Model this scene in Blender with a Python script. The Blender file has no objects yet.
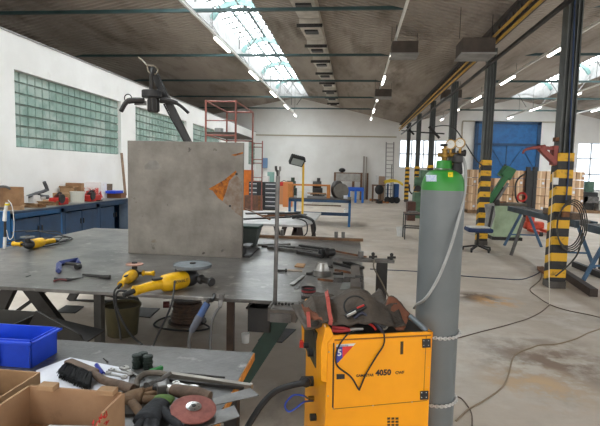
import bpy, bmesh, math, random
from mathutils import Vector as V, Matrix, Euler
random.seed(7)
C = bpy.data.collections.new('hall'); bpy.context.scene.collection.children.link(C)
sc = bpy.context.scene
PI = math.pi
# ---------------------------------------------------------------- camera
H = 1.65; F = 480.0
yd = V((54.0, 41.0, -480.0)).normalized()
h0 = V((0.0, 42.27, -480.0))
zd = yd.cross(h0).normalized()
if zd.y < 0: zd = -zd
xd = yd.cross(zd).normalized()
RM = Matrix((xd, yd, zd))            # camera space -> world space (rows = world axes in camera space)
cam_d = bpy.data.cameras.new('camera'); cam = bpy.data.objects.new('camera', cam_d); C.objects.link(cam)
cam_d.sensor_width = 36; cam_d.lens = F / 600 * 36; cam_d.clip_end = 200; cam_d.clip_start = 0.02
cam.matrix_world = Matrix.Translation((0, 0, H)) @ RM.to_4x4()
sc.camera = cam
O = V((0, 0, H))
def ray(px, py): return RM @ V((px - 300, 213 - py, -F))
def Z(px, py, z=0.0):
    d = ray(px, py); return O + d * ((z - H) / d.z)
def Y(px, py, y):
    d = ray(px, py); return O + d * (y / d.y)
def X(px, py, x):
    d = ray(px, py); return O + d * (x / d.x)

# ---------------------------------------------------------------- materials
def lin(c):
    r = []
    for v in c:
        v /= 255.0
        r.append(v / 12.92 if v <= 0.04045 else ((v + 0.055) / 1.055) ** 2.4)
    return (r[0], r[1], r[2], 1)
MC = {}
def mat(name, c1, c2=None, scale=4, rough=0.6, metal=0.0, bump=0.0, lo=.4, hi=.65, detail=8, c3=None, scale3=12, lo3=.62, hi3=.7, stretch=(1,1,1), bscale=None, alpha=1, coat=0):
    if name in MC: return MC[name]
    m = bpy.data.materials.new(name); m.use_nodes = True; N = m.node_tree.nodes; L = m.node_tree.links
    b = N['Principled BSDF']; b.inputs['Roughness'].default_value = rough; b.inputs['Metallic'].default_value = metal
    b.inputs['Base Color'].default_value = lin(c1)
    if coat: b.inputs['Coat Weight'].default_value = coat
    tc = N.new('ShaderNodeTexCoord'); mp = N.new('ShaderNodeMapping'); mp.inputs['Scale'].default_value = stretch
    L.new(tc.outputs['Object'], mp.inputs['Vector'])
    def noise(s, l, h, d=detail):
        n = N.new('ShaderNodeTexNoise'); n.inputs['Scale'].default_value = s; n.inputs['Detail'].default_value = d; n.inputs['Roughness'].default_value = .62
        L.new(mp.outputs[0], n.inputs['Vector'])
        r = N.new('ShaderNodeMapRange'); r.inputs['From Min'].default_value = l; r.inputs['From Max'].default_value = h
        L.new(n.outputs['Fac'], r.inputs['Value']); return n, r
    if c2:
        n, r = noise(scale, lo, hi); mx = N.new('ShaderNodeMix'); mx.data_type = 'RGBA'
        mx.inputs[6].default_value = lin(c1); mx.inputs[7].default_value = lin(c2); L.new(r.outputs[0], mx.inputs[0])
        out = mx.outputs[2]
        if c3:
            n3, r3 = noise(scale3, lo3, hi3); m3 = N.new('ShaderNodeMix'); m3.data_type = 'RGBA'
            L.new(out, m3.inputs[6]); m3.inputs[7].default_value = lin(c3); L.new(r3.outputs[0], m3.inputs[0]); out = m3.outputs[2]
        L.new(out, b.inputs['Base Color'])
    if bump:
        n, r = noise(bscale or scale * 3, .3, .7, 4); bp = N.new('ShaderNodeBump'); bp.inputs['Strength'].default_value = bump; bp.inputs['Distance'].default_value = .02
        L.new(r.outputs[0], bp.inputs['Height']); L.new(bp.outputs[0], b.inputs['Normal'])
    MC[name] = m; return m
def emis(name, c, s):
    if name in MC: return MC[name]
    m = bpy.data.materials.new(name); m.use_nodes = True; N = m.node_tree.nodes; L = m.node_tree.links
    N.remove(N['Principled BSDF']); e = N.new('ShaderNodeEmission'); e.inputs[0].default_value = lin(c); e.inputs[1].default_value = s
    L.new(e.outputs[0], N['Material Output'].inputs[0]); MC[name] = m; return m
def stripes(name, ca, cb, pitch, axis=2, skew=0.0, worn=None, rough=.55):
    m = bpy.data.materials.new(name); m.use_nodes = True; N = m.node_tree.nodes; L = m.node_tree.links
    b = N['Principled BSDF']; b.inputs['Roughness'].default_value = rough
    tc = N.new('ShaderNodeTexCoord'); sp = N.new('ShaderNodeSeparateXYZ'); L.new(tc.outputs['Object'], sp.inputs[0])
    k = N.new('ShaderNodeMath'); k.operation = 'MULTIPLY'; k.inputs[1].default_value = skew; L.new(sp.outputs[1], k.inputs[0])
    a = N.new('ShaderNodeMath'); a.operation = 'ADD'; L.new(sp.outputs[axis], a.inputs[0]); L.new(k.outputs[0], a.inputs[1])
    d = N.new('ShaderNodeMath'); d.operation = 'DIVIDE'; d.inputs[1].default_value = pitch; L.new(a.outputs[0], d.inputs[0])
    f = N.new('ShaderNodeMath'); f.operation = 'FRACT'; L.new(d.outputs[0], f.inputs[0])
    g = N.new('ShaderNodeMath'); g.operation = 'GREATER_THAN'; g.inputs[1].default_value = .5; L.new(f.outputs[0], g.inputs[0])
    mx = N.new('ShaderNodeMix'); mx.data_type = 'RGBA'; mx.inputs[6].default_value = lin(ca); mx.inputs[7].default_value = lin(cb); L.new(g.outputs[0], mx.inputs[0])
    out = mx.outputs[2]
    if worn:
        n = N.new('ShaderNodeTexNoise'); n.inputs['Scale'].default_value = 9; n.inputs['Detail'].default_value = 8; L.new(tc.outputs['Object'], n.inputs['Vector'])
        r = N.new('ShaderNodeMapRange'); r.inputs['From Min'].default_value = .55; r.inputs['From Max'].default_value = .72; L.new(n.outputs['Fac'], r.inputs['Value'])
        m3 = N.new('ShaderNodeMix'); m3.data_type = 'RGBA'; L.new(out, m3.inputs[6]); m3.inputs[7].default_value = lin(worn); L.new(r.outputs[0], m3.inputs[0]); out = m3.outputs[2]
    L.new(out, b.inputs['Base Color']); MC[name] = m; return m

# ---------------------------------------------------------------- mesh builder
def catmull(pts, n=6):
    pts = [V(p) for p in pts]
    if len(pts) < 3: return pts
    P = [pts[0] * 2 - pts[1]] + pts + [pts[-1] * 2 - pts[-2]]; out = []
    for i in range(1, len(P) - 2):
        for k in range(n):
            t = k / n; a, b, c, d = P[i - 1], P[i], P[i + 1], P[i + 2]
            out.append(.5 * ((2 * b) + (c - a) * t + (2 * a - 5 * b + 4 * c - d) * t * t + (3 * b - a - 3 * c + d) * t ** 3))
    out.append(pts[-1]); return out
def basis(d, up=V((0, 0, 1))):
    d = V(d).normalized(); up = V(up)
    if abs(d.dot(up.normalized())) > .98: up = V((0, 1, 0)) if abs(d.y) < .9 else V((1, 0, 0))
    s = d.cross(up).normalized(); u = s.cross(d).normalized(); return d, s, u
class MB:
    def __init__(self): self.bm = bmesh.new()
    def hexa(self, p):
        v = [self.bm.verts.new(V(q)) for q in p]
        for f in ((0, 3, 2, 1), (4, 5, 6, 7), (0, 1, 5, 4), (1, 2, 6, 5), (2, 3, 7, 6), (3, 0, 4, 7)):
            self.bm.faces.new([v[i] for i in f])
        return self
    def box(self, c, s, rot=None):
        c = V(c); h = V(s) / 2; R = rot.to_matrix() if isinstance(rot, Euler) else rot
        p = [V((x * h.x, y * h.y, z * h.z)) for z in (-1, 1) for x, y in ((-1, -1), (1, -1), (1, 1), (-1, 1))]
        if R: p = [R @ q for q in p]
        return self.hexa([c + q for q in p])
    def bb(self, x0, x1, y0, y1, z0, z1):
        return self.box(((x0 + x1) / 2, (y0 + y1) / 2, (z0 + z1) / 2), (abs(x1 - x0), abs(y1 - y0), abs(z1 - z0)))
    def beam(self, a, b, w, h=None, up=(0, 0, 1)):
        a, b = V(a), V(b); h = h or w; d, s, u = basis(b - a, up)
        p = []
        for q in (a, b): p += [q - s * w / 2 - u * h / 2, q + s * w / 2 - u * h / 2, q + s * w / 2 + u * h / 2, q - s * w / 2 + u * h / 2]
        return self.hexa(p)
    def ring(self, c, s, u, r, n): return [self.bm.verts.new(c + s * (r * math.cos(2 * PI * i / n)) + u * (r * math.sin(2 * PI * i / n))) for i in range(n)]
    def skin(self, rings, cap=True, closed=False):
        n = len(rings[0])
        m = len(rings)
        for k in range(m if closed else m - 1):
            A, B = rings[k], rings[(k + 1) % m]
            for i in range(n): self.bm.faces.new((A[i], A[(i + 1) % n], B[(i + 1) % n], B[i]))
        if cap and not closed:
            self.bm.faces.new(rings[0][::-1]); self.bm.faces.new(rings[-1])
        return self
    def cyl(self, a, b, r, r2=None, n=14, cap=True):
        a, b = V(a), V(b); d, s, u = basis(b - a); r2 = r if r2 is None else r2
        return self.skin([self.ring(a, s, u, r, n), self.ring(b, s, u, max(r2, 1e-4), n)], cap)
    def tube(self, pts, r, n=7, sm=0, rr=None):
        pts = catmull(pts, sm) if sm else [V(p) for p in pts]
        rings = []; pu = V((0, 0, 1)); m = len(pts)
        for i, p in enumerate(pts):
            d = (pts[min(i + 1, m - 1)] - pts[max(i - 1, 0)])
            if d.length < 1e-7: d = V((0, 0, 1))
            d.normalize(); s = d.cross(pu)
            if s.length < .05: s = d.cross(V((1, 0, 0)) if abs(d.x) < .9 else V((0, 1, 0)))
            s.normalize(); u = s.cross(d).normalized(); pu = u
            R = r if rr is None else rr(i / (m - 1)) 
            rings.append(self.ring(p, s, u, R, n))
        return self.skin(rings)
    def lathe(self, prof, c=(0, 0, 0), axis=(0, 0, 1), n=20):
        c = V(c); d, s, u = basis(axis)
        return self.skin([self.ring(c + d * z, s, u, max(r, 1e-4), n) for r, z in prof])
    def torus(self, c, R, r, axis=(0, 0, 1), n=24, k=8, sx=1, sy=1):
        c = V(c); d, s, u = basis(axis); rings = []
        for i in range(n):
            a = 2 * PI * i / n; e = s * (math.cos(a) * sx) + u * (math.sin(a) * sy); ctr = c + e * R; en = e.normalized()
            rings.append([self.bm.verts.new(ctr + en * (r * math.cos(2 * PI * j / k)) + d * (r * math.sin(2 * PI * j / k))) for j in range(k)])
        return self.skin(rings, closed=True)
    def ball(self, c, s, rot=None, n=12):
        mt = Matrix.Translation(V(c)) @ (rot.to_matrix().to_4x4() if rot else Matrix()) @ Matrix.Diagonal((*[q for q in (s if hasattr(s, '__len__') else (s, s, s))], 1))
        bmesh.ops.create_uvsphere(self.bm, u_segments=n, v_segments=max(6, n // 2 + 2), radius=1, matrix=mt); return self
    def prism(self, poly, vec):
        vec = V(vec); a = [self.bm.verts.new(V(p)) for p in poly]; b = [self.bm.verts.new(V(p) + vec) for p in poly]; n = len(a)
        self.bm.faces.new(a[::-1]); self.bm.faces.new(b)
        for i in range(n): self.bm.faces.new((a[i], a[(i + 1) % n], b[(i + 1) % n], b[i]))
        return self
    def build(self, name, m, parent=None, smooth=False, bevel=0, sub=0, label=None, cat=None, group=None, kind=None, origin=None):
        bm = self.bm; bmesh.ops.recalc_face_normals(bm, faces=bm.faces)
        if parent:
            o0 = V(parent['w'])
        elif origin: o0 = V(origin)
        else:
            xs = [v.co for v in bm.verts]; o0 = V(((min(v.x for v in xs) + max(v.x for v in xs)) / 2, (min(v.y for v in xs) + max(v.y for v in xs)) / 2, min(v.z for v in xs)))
        bmesh.ops.translate(bm, verts=bm.verts, vec=-o0)
        me = bpy.data.meshes.new(name); bm.to_mesh(me); bm.free()
        o = bpy.data.objects.new(name, me); C.objects.link(o); me.materials.append(m)
        if smooth:
            for p in me.polygons: p.use_smooth = True
            if smooth != 'all':
                me.set_sharp_from_angle(angle=math.radians(40))
        if parent: o.parent = parent
        else: o.location = o0
        o['w'] = list(o0)
        if bevel:
            md = o.modifiers.new('bevel', 'BEVEL'); md.width = bevel; md.segments = 2; md.limit_method = 'ANGLE'
        if sub:
            md = o.modifiers.new('sub', 'SUBSURF'); md.levels = sub; md.render_levels = sub
        if label: o['label'] = label
        if cat: o['category'] = cat
        if group: o['group'] = group
        if kind: o['kind'] = kind
        return o
def thing(name, label, cat, loc, group=None):
    o = bpy.data.objects.new(name, None); C.objects.link(o); o.location = V(loc); o['w'] = list(V(loc)); o.empty_display_size = .1
    o['label'] = label; o['category'] = cat
    if group: o['group'] = group
    return o
def dup(o, loc, label=None, rotz=None, scale=None):
    r = o.copy(); C.objects.link(r); r.location = V(loc)
    if rotz is not None: r.rotation_euler = (0, 0, rotz)
    if scale: r.scale = scale
    if label: r['label'] = label
    for ch in list(o.children):
        c = ch.copy(); C.objects.link(c); c.parent = r
        for g in list(ch.children):
            d = g.copy(); C.objects.link(d); d.parent = c
    return r
def text(s, size, org, right, up, m, parent, name='lettering', bold=0.0, depth=.0006):
    cu = bpy.data.curves.new('t', 'FONT'); cu.body = s; cu.size = size; cu.extrude = depth; cu.offset = bold; cu.resolution_u = 2
    t = bpy.data.objects.new('t', cu); C.objects.link(t); bpy.context.view_layer.update()
    me = bpy.data.meshes.new_from_object(t.evaluated_get(bpy.context.evaluated_depsgraph_get()))
    bpy.data.objects.remove(t); R = V(right).normalized(); U = V(up).normalized(); Nn = R.cross(U)
    w0 = V(parent['w']) if parent else V((0, 0, 0))
    for v in me.vertices: v.co = V(org) + R * v.co.x + U * v.co.y + Nn * v.co.z - w0
    o = bpy.data.objects.new(name, me); C.objects.link(o); me.materials.append(m); o.parent = parent; o['w'] = list(w0); return o

# material library
steel_top = mat('steel_plate_top', (124,121,117), (84,82,80), 3.0, .3, .35, .06, lo=.38, hi=.62, c3=(176,172,166), scale3=9, lo3=.6, hi3=.74, bscale=30)
dark_steel = mat('dark_steel', (62,60,58), (44,42,42), 5, .55, .5)
black_paint = mat('black_paint', (30,30,32), (40,39,38), 8, .45)
black_rubber = mat('black_rubber', (28,28,29), None, rough=.6)
grey_rubber = mat('grey_rubber', (92,92,92), None, rough=.6)
rust = mat('rusty_steel', (128,84,52), (86,62,48), 12, .8, .1, .2)
bright_steel = mat('bright_steel', (190,188,184), (150,148,146), 10, .28, .95)
mid_steel = mat('mid_steel', (120,118,116), (90,88,86), 9, .42, .7)
yellow_tool = mat('yellow_tool', (226,176,18), (206,158,14), 20, .45)
yellow_weld = mat('yellow_orange_enamel', (250,166,6), (240,158,6), 3, .35, coat=.2)
orange_paint = mat('orange_paint', (214,116,34), (190,100,30), 6, .6)
red_paint = mat('red_paint', (196,44,36), (160,36,30), 8, .5)
pinkred = mat('faded_red_paint', (150,74,66), (120,58,54), 8, .6)
teal_paint = mat('teal_paint', (58,96,92), (46,78,76), 4, .5)
blue_paint = mat('blue_paint', (24,94,150), (20,78,128), 4, .45)
darkblue = mat('dark_blue_paint', (30,66,100), (24,54,84), 4, .5)
blue_tr = mat('blue_grey_paint', (52,88,120), (42,70,98), 6, .5)
blue_plastic = mat('blue_plastic', (24,72,212), (20,62,192), 4, .4)
white_plastic = mat('white_plastic', (222,222,220), (200,200,198), 5, .5)
white_paper = mat('white_paper', (226,228,234), (206,208,216), 5, .8)
cardboard = mat('cardboard', (176,142,106), (154,122,90), 6, .85, 0, .05)
cardboard_d = mat('cardboard_dark', (160,122,86), (136,100,70), 6, .85)
wood = mat('pale_wood', (176,138,96), (146,108,74), 7, .75, stretch=(1, 1, .2))
wood_o = mat('orange_wood', (196,128,66), (168,104,52), 6, .7)
wood_d = mat('worn_handle_wood', (112,92,76), (78,62,50), 14, .7, stretch=(1,1,1))
brass = mat('brass', (156,124,66), (124,96,48), 10, .35, .9)
green_paint = mat('machine_green', (40,110,60), (34,92,50), 6, .5)
palegreen = mat('pale_green_enamel', (172,192,160), (152,172,142), 4, .6)
dkgreen = mat('dark_green_paint', (38,62,52), (30,48,42), 6, .6)
greygreen = mat('grey_green_paint', (72,80,76), (58,64,62), 6, .6)
# ================================================================ THE SETTING
XL, XR, YB, YF = -10.05, 15.75, -7.0, 30.0
XW = -6.2                      # the low white partition wall on the left
R1, VA, R2 = -3.6, 2.85, 9.3
ZR, ZV = 6.15, 4.63
def roofz(x):
    if x < R1: return ZR - (R1 - x) * .2
    if x < VA: return ZR - (x - R1) * .2357
    if x < R2: return ZV + (x - VA) * .2357
    return ZR - (x - R2) * .2357
def struct(mb, name, m, **k): return mb.build(name, m, kind='structure', **k)
# floor
def floor_mat():
    m = bpy.data.materials.new('concrete_floor'); m.use_nodes = True; N = m.node_tree.nodes; L = m.node_tree.links; b = N['Principled BSDF']
    tc = N.new('ShaderNodeTexCoord')
    def noise(s, lo, hi, d=8, loc=(0,0,0), st=(1,1,1)):
        mp = N.new('ShaderNodeMapping'); mp.inputs['Location'].default_value = loc; mp.inputs['Scale'].default_value = st; L.new(tc.outputs['Object'], mp.inputs[0])
        n = N.new('ShaderNodeTexNoise'); n.inputs['Scale'].default_value = s; n.inputs['Detail'].default_value = d; n.inputs['Roughness'].default_value = .65; L.new(mp.outputs[0], n.inputs['Vector'])
        r = N.new('ShaderNodeMapRange'); r.inputs['From Min'].default_value = lo; r.inputs['From Max'].default_value = hi; L.new(n.outputs['Fac'], r.inputs['Value']); return r.outputs[0]
    def mix(a, c, f):
        x = N.new('ShaderNodeMix'); x.data_type = 'RGBA'
        if isinstance(a, tuple): x.inputs[6].default_value = lin(a)
        else: L.new(a, x.inputs[6])
        x.inputs[7].default_value = lin(c); L.new(f, x.inputs[0]); return x.outputs[2]
    def mul(a, b_):
        x = N.new('ShaderNodeMath'); x.operation = 'MULTIPLY'; L.new(a, x.inputs[0])
        if isinstance(b_, float): x.inputs[1].default_value = b_
        else: L.new(b_, x.inputs[1])
        return x.outputs[0]
    def blob(p, r, soft):           # a stain of its own at a spot on the floor
        d = N.new('ShaderNodeVectorMath'); d.operation = 'DISTANCE'; L.new(tc.outputs['Object'], d.inputs[0]); d.inputs[1].default_value = p
        x = N.new('ShaderNodeMapRange'); x.inputs['From Min'].default_value = r + soft; x.inputs['From Max'].default_value = r - soft; L.new(d.outputs['Value'], x.inputs['Value']); return x.outputs[0]
    c = mix((190,178,164), (160,148,134), noise(.55, .38, .66, 10))
    c = mix(c, (196,190,182), noise(1.7, .52, .75, 10, (3, 1, 0)))
    c = mix(c, (118,110,104), noise(1.1, .58, .78, 12, (7, 4, 0), (1, .6, 1)))
    c = mix(c, (196,190,180), mul(noise(2.5, .4, .6), blob(tuple(Z(480, 350)), .8, .4)))
    c = mix(c, (92,74,60), mul(noise(4, .38, .5), blob(tuple(Z(476, 297)), .26, .12)))
    c = mix(c, (124,104,88), mul(noise(3.2, .42, .56), blob(tuple(Z(556, 362)), .55, .4)))
    c = mix(c, (190,160,124), mul(noise(3.2, .42, .56), blob(tuple(Z(538, 385)), .3, .2)))
    c = mix(c, (196,146,84), mul(noise(5, .42, .55), blob(tuple(Z(496, 301)), .22, .16)))
    L.new(c, b.inputs['Base Color']); b.inputs['Roughness'].default_value = .62
    bp = N.new('ShaderNodeBump'); bp.inputs['Strength'].default_value = .15; bp.inputs['Distance'].default_value = .01; L.new(noise(14, .3, .7, 4), bp.inputs['Height']); L.new(bp.outputs[0], b.inputs['Normal'])
    return m
struct(MB().bb(XL, XR, YB, YF + .3, -.2, 0), 'floor', floor_mat(), origin=(0, 0, 0))
# roof: corrugated sheets over two bays
roof_m = mat('corrugated_roof_sheet', (170,160,150), (142,132,122), .5, .8, 0, 0, c3=(104,94,84), scale3=.9, lo3=.52, hi3=.75, stretch=(1.6, .35, 1))
def corrugated(x0, x1, y0, y1, name):
    b = MB(); pitch = .19; n = int((y1 + .3 - y0) / pitch) + 1; ys = []
    for i in range(n):
        y = y0 + i * pitch; ys += [(y, 0), (y + .07, 0), (y + .095, .045), (y + .165, .045)]
    lo = [b.bm.verts.new((x0, y, roofz(x0 + 1e-4) + d)) for y, d in ys]; hi = [b.bm.verts.new((x1, y, roofz(x1 - 1e-4) + d)) for y, d in ys]
    for i in range(len(ys) - 1): b.bm.faces.new((lo[i], lo[i + 1], hi[i + 1], hi[i]))
    o = struct(b, name, roof_m, origin=(0, 0, 0)); md = o.modifiers.new('thick', 'SOLIDIFY'); md.thickness = .012; md.offset = 1; return o
corrugated(XL, -4.5, YB, YF, 'ceiling')
corrugated(-2.75, VA, YB, YF, 'ceiling')
corrugated(VA, 8.4, YB, YF, 'ceiling')
corrugated(10.2, XR, YB, YF, 'ceiling')
sky_white = emis('skylight_pane', (238,246,250), 8.0)
cheek = mat('grey_cheek_panel', (150,148,146), (128,126,124), 3, .7)
for (a, b_, rx) in ((-4.5, -2.75, R1), (8.4, 10.2, R2)):
    zs = 6.62
    m = MB()
    m.bb(a - .04, a, YB, 28.2, roofz(a), zs); m.bb(b_, b_ + .04, YB, 28.2, roofz(b_), zs)
    struct(m, 'trim_1' if rx < 0 else 'trim_5', cheek)
    g = MB(); mz = zs + .3
    for (p, q, z0, z1) in ((a, rx, zs, mz), (rx, b_, mz, zs)):
        g.hexa([(p, YB, z0), (q, YB, z1), (q, 28.2, z1), (p, 28.2, z0), (p, YB, z0 + .02), (q, YB, z1 + .02), (q, 28.2, z1 + .02), (p, 28.2, z0 + .02)])
    struct(g, 'window_11' if rx < 0 else 'window_12', sky_white)
    t = MB(); y = YB
    while y < 28.2:
        for (p, q, z0, z1) in ((a, rx, zs, mz), (rx, b_, mz, zs)): t.beam((p, y, z0 - .04), (q, y + .28, z1 - .04), .05, .05)
        y += .56
    t.bb(rx - .05, rx + .05, YB, 28.2, mz - .14, mz - .02); 
    for k in (.5,): 
        t.bb(a + (rx - a) * k - .03, a + (rx - a) * k + .03, YB, 28.2, zs + .04, zs + .12)
        t.bb(b_ + (rx - b_) * k - .03, b_ + (rx - b_) * k + .03, YB, 28.2, zs + .04, zs + .12)
    struct(t, 'trim_2' if rx < 0 else 'trim_6', mat('skylight_bar', (104,112,110), (84,92,90), 5, .6))
    # end panels closing the monitor
    e = MB(); e.prism([(a, 28.2, roofz(a)), (b_, 28.2, roofz(b_)), (b_, 28.2, zs), (rx, 28.2, mz), (a, 28.2, zs)], (0, .05, 0))
    struct(e, 'wall_skylight_end', cheek)
    e = MB(); e.prism([(a, 28.2, roofz(a)), (rx, 28.2, ZR), (b_, 28.2, roofz(b_)), (b_, YF, roofz(b_)), (rx, YF, ZR), (a, YF, roofz(a))], (0, 0, .03))
    struct(e, 'ceiling', roof_m)
# frames: tie beams across the hall with arched teal brackets in the skylight
for k in range(-4, 5):
    y = 10.6 + 4.1 * k
    if y > 29.5 or y < YB: continue
    b = thing('tie_beam', 'green steel roof tie beam spanning the hall', 'beam', (R1, y, 5.08), 'roof tie beams across both bays')
    MB().bb(-8.9, XR - .4, y - .035, y + .035, 5.08, 5.145).build('beam_bar', mat('beam_teal', (44,72,72), (34,58,58), 3, .5), b)
    m = MB()
    for rx, xa, xb in ((R1, -4.5, -2.75), (R2, 8.4, 10.2)):
        pts = [(xa + .03, y, 6.2), (xa + .3, y, 6.52), (rx, y, 6.68), (xb - .3, y, 6.52), (xb - .03, y, 6.2)]
        pa = catmull(pts, 4)
        for i in range(len(pa) - 1): m.beam(pa[i], pa[i + 1], .08, .16)
    m.build('arched_bracket', mat('pale_teal_paint', (120,150,146), (100,130,126), 5, .5), b)
    m = MB()
    for rx, xa, xb in ((R1, -4.5, -2.75), (R2, 8.4, 10.2)):
        m.cyl((xa, y, 6.1), (xa + .55, y, 5.3), .018, n=6); m.cyl((xb, y, 6.1), (xb - .55, y, 5.3), .018, n=6); m.cyl((rx, y, 6.6), (rx, y, 5.3), .015, n=6)
    m.build('hanger_rod', mid_steel, b)
# longitudinal wires in the first skylight
m = MB()
for x, z, w_ in ((-3.95, 6.1, 'left'), (-3.3, 6.15, 'right'), (-3.66, 5.9, 'lowest')): MB().cyl((x, YB, z), (x, 28.2, z), .02, n=6).build('skylight_rod', mid_steel, label='thin steel rod along the long skylight, the ' + w_ + ' of three', cat='rod', group='rods under the skylight')
# far wall with openings
def wallgrid(mb, u0, u1, z0, z1, holes, fix, thick, axis):
    us = sorted({u0, u1, *[h[0] for h in holes], *[h[1] for h in holes]}); zs = sorted({z0, z1, *[h[2] for h in holes], *[h[3] for h in holes]})
    for i in range(len(us) - 1):
        for j in range(len(zs) - 1):
            cu, cz = (us[i] + us[i + 1]) / 2, (zs[j] + zs[j + 1]) / 2
            if any(h[0] < cu < h[1] and h[2] < cz < h[3] for h in holes): continue
            if axis == 'y': mb.bb(us[i], us[i + 1], fix, fix + thick, zs[j], zs[j + 1])
            else: mb.bb(fix, fix + thick, us[i], us[i + 1], zs[j], zs[j + 1])
white_wall = mat('white_plaster_wall', (240,239,236), (230,228,224), .7, .9, 0, .1, c3=(214,210,204), scale3=2.5, lo3=.64, hi3=.85, bscale=3)
def at_far(px, py): p = Y(px, py, YF); return p.x, p.z
wa = (at_far(399, 168)[0], at_far(447, 168)[0], at_far(420, 168)[1], at_far(420, 140)[1])
wb = (at_far(575, 190)[0], 15.3, at_far(590, 190)[1], at_far(590, 143)[1])
wz = min(ZV - .02, 4.6)
far = MB(); wallgrid(far, XL, XR, 0, 4.6, [wa, wb], YF, .25, 'y')
far.prism([(XL, YF, 4.6), (VA, YF, 4.6), (VA, YF, ZV + .03), (R1, YF, ZR + .1), (XL, YF, roofz(XL) + .1)], (0, .25, 0))
far.prism([(VA, YF, 4.6), (XR, YF, 4.6), (XR, YF, ZV + .1), (R2, YF, ZR + .1), (VA, YF, ZV + .03)], (0, .25, 0))
struct(far, 'wall_far', white_wall, origin=(0, 0, 0))
day = emis('daylit_pane', (226,236,246), 1.5)
def win(n, h, cols, rows):
    b = MB().bb(h[0], h[1], YF + .12, YF + .14, h[2], h[3]).build('window_%d' % n, day, kind='structure')
    f = MB()
    for i in range(cols + 1): x = h[0] + (h[1] - h[0]) * i / cols; f.bb(x - .035, x + .035, YF + .05, YF + .12, h[2], h[3])
    for j in range(rows + 1): z = h[2] + (h[3] - h[2]) * j / rows; f.bb(h[0], h[1], YF + .05, YF + .12, z - .035, z + .035)
    f.build('window_frame', mat('window_frame_white', (200,204,208), None, rough=.5), b)
win(8, wa, 4, 2); win(9, wb, 3, 3)
# right wall out of view; its row of glowing window panes is added for light
rw = MB(); holes = [(y, y + 3.2, 1.6, 3.9) for y in (-5, -.8, 3.4, 7.6, 11.8, 16, 20.2, 24.4)]
wallgrid(rw, YB, YF, 0, ZV + .05, holes, XR, .25, 'x'); struct(rw, 'wall_right', white_wall)
rp = MB()
for h in holes: rp.bb(XR + .1, XR + .12, h[0], h[1], h[2], h[3])
struct(rp, 'window_10', day)
struct(MB().bb(XL - .2, XL, YB, YF, 0, 5), 'wall_left_outer', white_wall)
# the low partition on the left with glass-block windows
wz1 = X(17, 70, XW).z; wz0 = X(17, 147, XW).z
ztop = X(60, 52.6, XW).z
def yof(px): return X(px, 120, XW).y
wins = [(yof(15.5), yof(121)), (yof(135.5), yof(186.5)), (yof(193), yof(221)), (yof(249), yof(260))]
pw = MB(); wallgrid(pw, -3.0, YF, 0, ztop, [(a, b, wz0, wz1) for a, b in wins], XW - .35, .35, 'x')
struct(pw, 'wall_left', white_wall, origin=(0, 0, 0))
MBt = MB().bb(XW - .4, XW + .02, -3.0, YF, ztop, ztop + .03); struct(MBt, 'trim_3', cheek)
gb = mat('green_glass_block', (150,176,166), (130,156,146), 3, .22, 0, .25, c3=(172,188,180), scale3=1.3, lo3=.5, hi3=.6, bscale=18)
mortar = mat('mortar', (150,160,152), None, rough=.9)
for i, (a, b) in enumerate(wins):
    w = MB().bb(XW - .22, XW - .12, a, b, wz0, wz1).build('window_%d' % (i + 1), mortar, kind='structure')
    g = MB(); nc = max(2, round((b - a) / .225)); nr = 7
    for c in range(nc):
        for r in range(nr):
            dy = (b - a) / nc; dz = (wz1 - wz0) / nr; cy = a + dy * (c + .5); cz = wz0 + dz * (r + .5); e = .008
            x1 = XW - .075 + random.uniform(-.004, .004)
            g.hexa([(XW - .125, cy - dy / 2 + e, cz - dz / 2 + e), (XW - .125, cy + dy / 2 - e, cz - dz / 2 + e), (XW - .125, cy + dy / 2 - e, cz + dz / 2 - e), (XW - .125, cy - dy / 2 + e, cz + dz / 2 - e),
                    (x1, cy - dy / 2 + 2.6 * e, cz - dz / 2 + 2.6 * e), (x1, cy + dy / 2 - 2.6 * e, cz - dz / 2 + 2.6 * e), (x1, cy + dy / 2 - 2.6 * e, cz + dz / 2 - 2.6 * e), (x1, cy - dy / 2 + 2.6 * e, cz + dz / 2 - 2.6 * e)])
    g.build('glass_block_panel', gb, w)
# conduit lines on the far wall
m = MB(); zc = Y(330, 136, 29.9).z; m.bb(-6.2, 2.5, 29.93, 29.98, zc - .04, zc + .04)
p = Y(463, 121, 29.9); q = Y(463, 168, 29.9); r_ = Y(556, 124, 29.9)
m.bb(p.x - .03, p.x + .03, 29.93, 29.98, q.z, p.z); m.bb(p.x, r_.x + .3, 29.93, 29.98, p.z - .03, p.z + .03)
struct(m, 'trim_4', mat('beige_pipe', (176,166,146), None))
# blue double door in the far wall
d0 = Y(473, 170, 29.9); d1 = Y(541, 122, 29.9)
dr = MB().bb(d0.x, d1.x, 29.86, 30.0, 0, d1.z).build('door_1', blue_paint, kind='structure')
m = MB(); xm = (d0.x + d1.x) / 2; zt = d1.z
for x in (d0.x + .08, d1.x - .08): m.bb(x - .1, x + .1, 29.8, 29.86, 0, zt)
for z in (zt - .08, zt * .72, zt * .05): m.bb(d0.x, d1.x, 29.8, 29.86, z - .07, z + .07)
m.bb(xm - .02, xm + .02, 29.82, 29.86, 0, zt * .72)
m.build('door_frame', darkblue, dr)
m = MB()
for xa, xb in ((d0.x + .2, xm - .1), (xm + .1, d1.x - .2)):
    m.beam((xa, 29.84, zt * .42), ((xa + xb) / 2, 29.84, zt * .68), .03, .03); m.beam((xb, 29.84, zt * .42), ((xa + xb) / 2, 29.84, zt * .68), .03, .03)
m.build('door_brace', darkblue, dr); MB().bb(xm - .12, xm + .02, 29.76, 29.82, zt * .42, zt * .48).build('door_handle', black_paint, dr)

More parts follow.
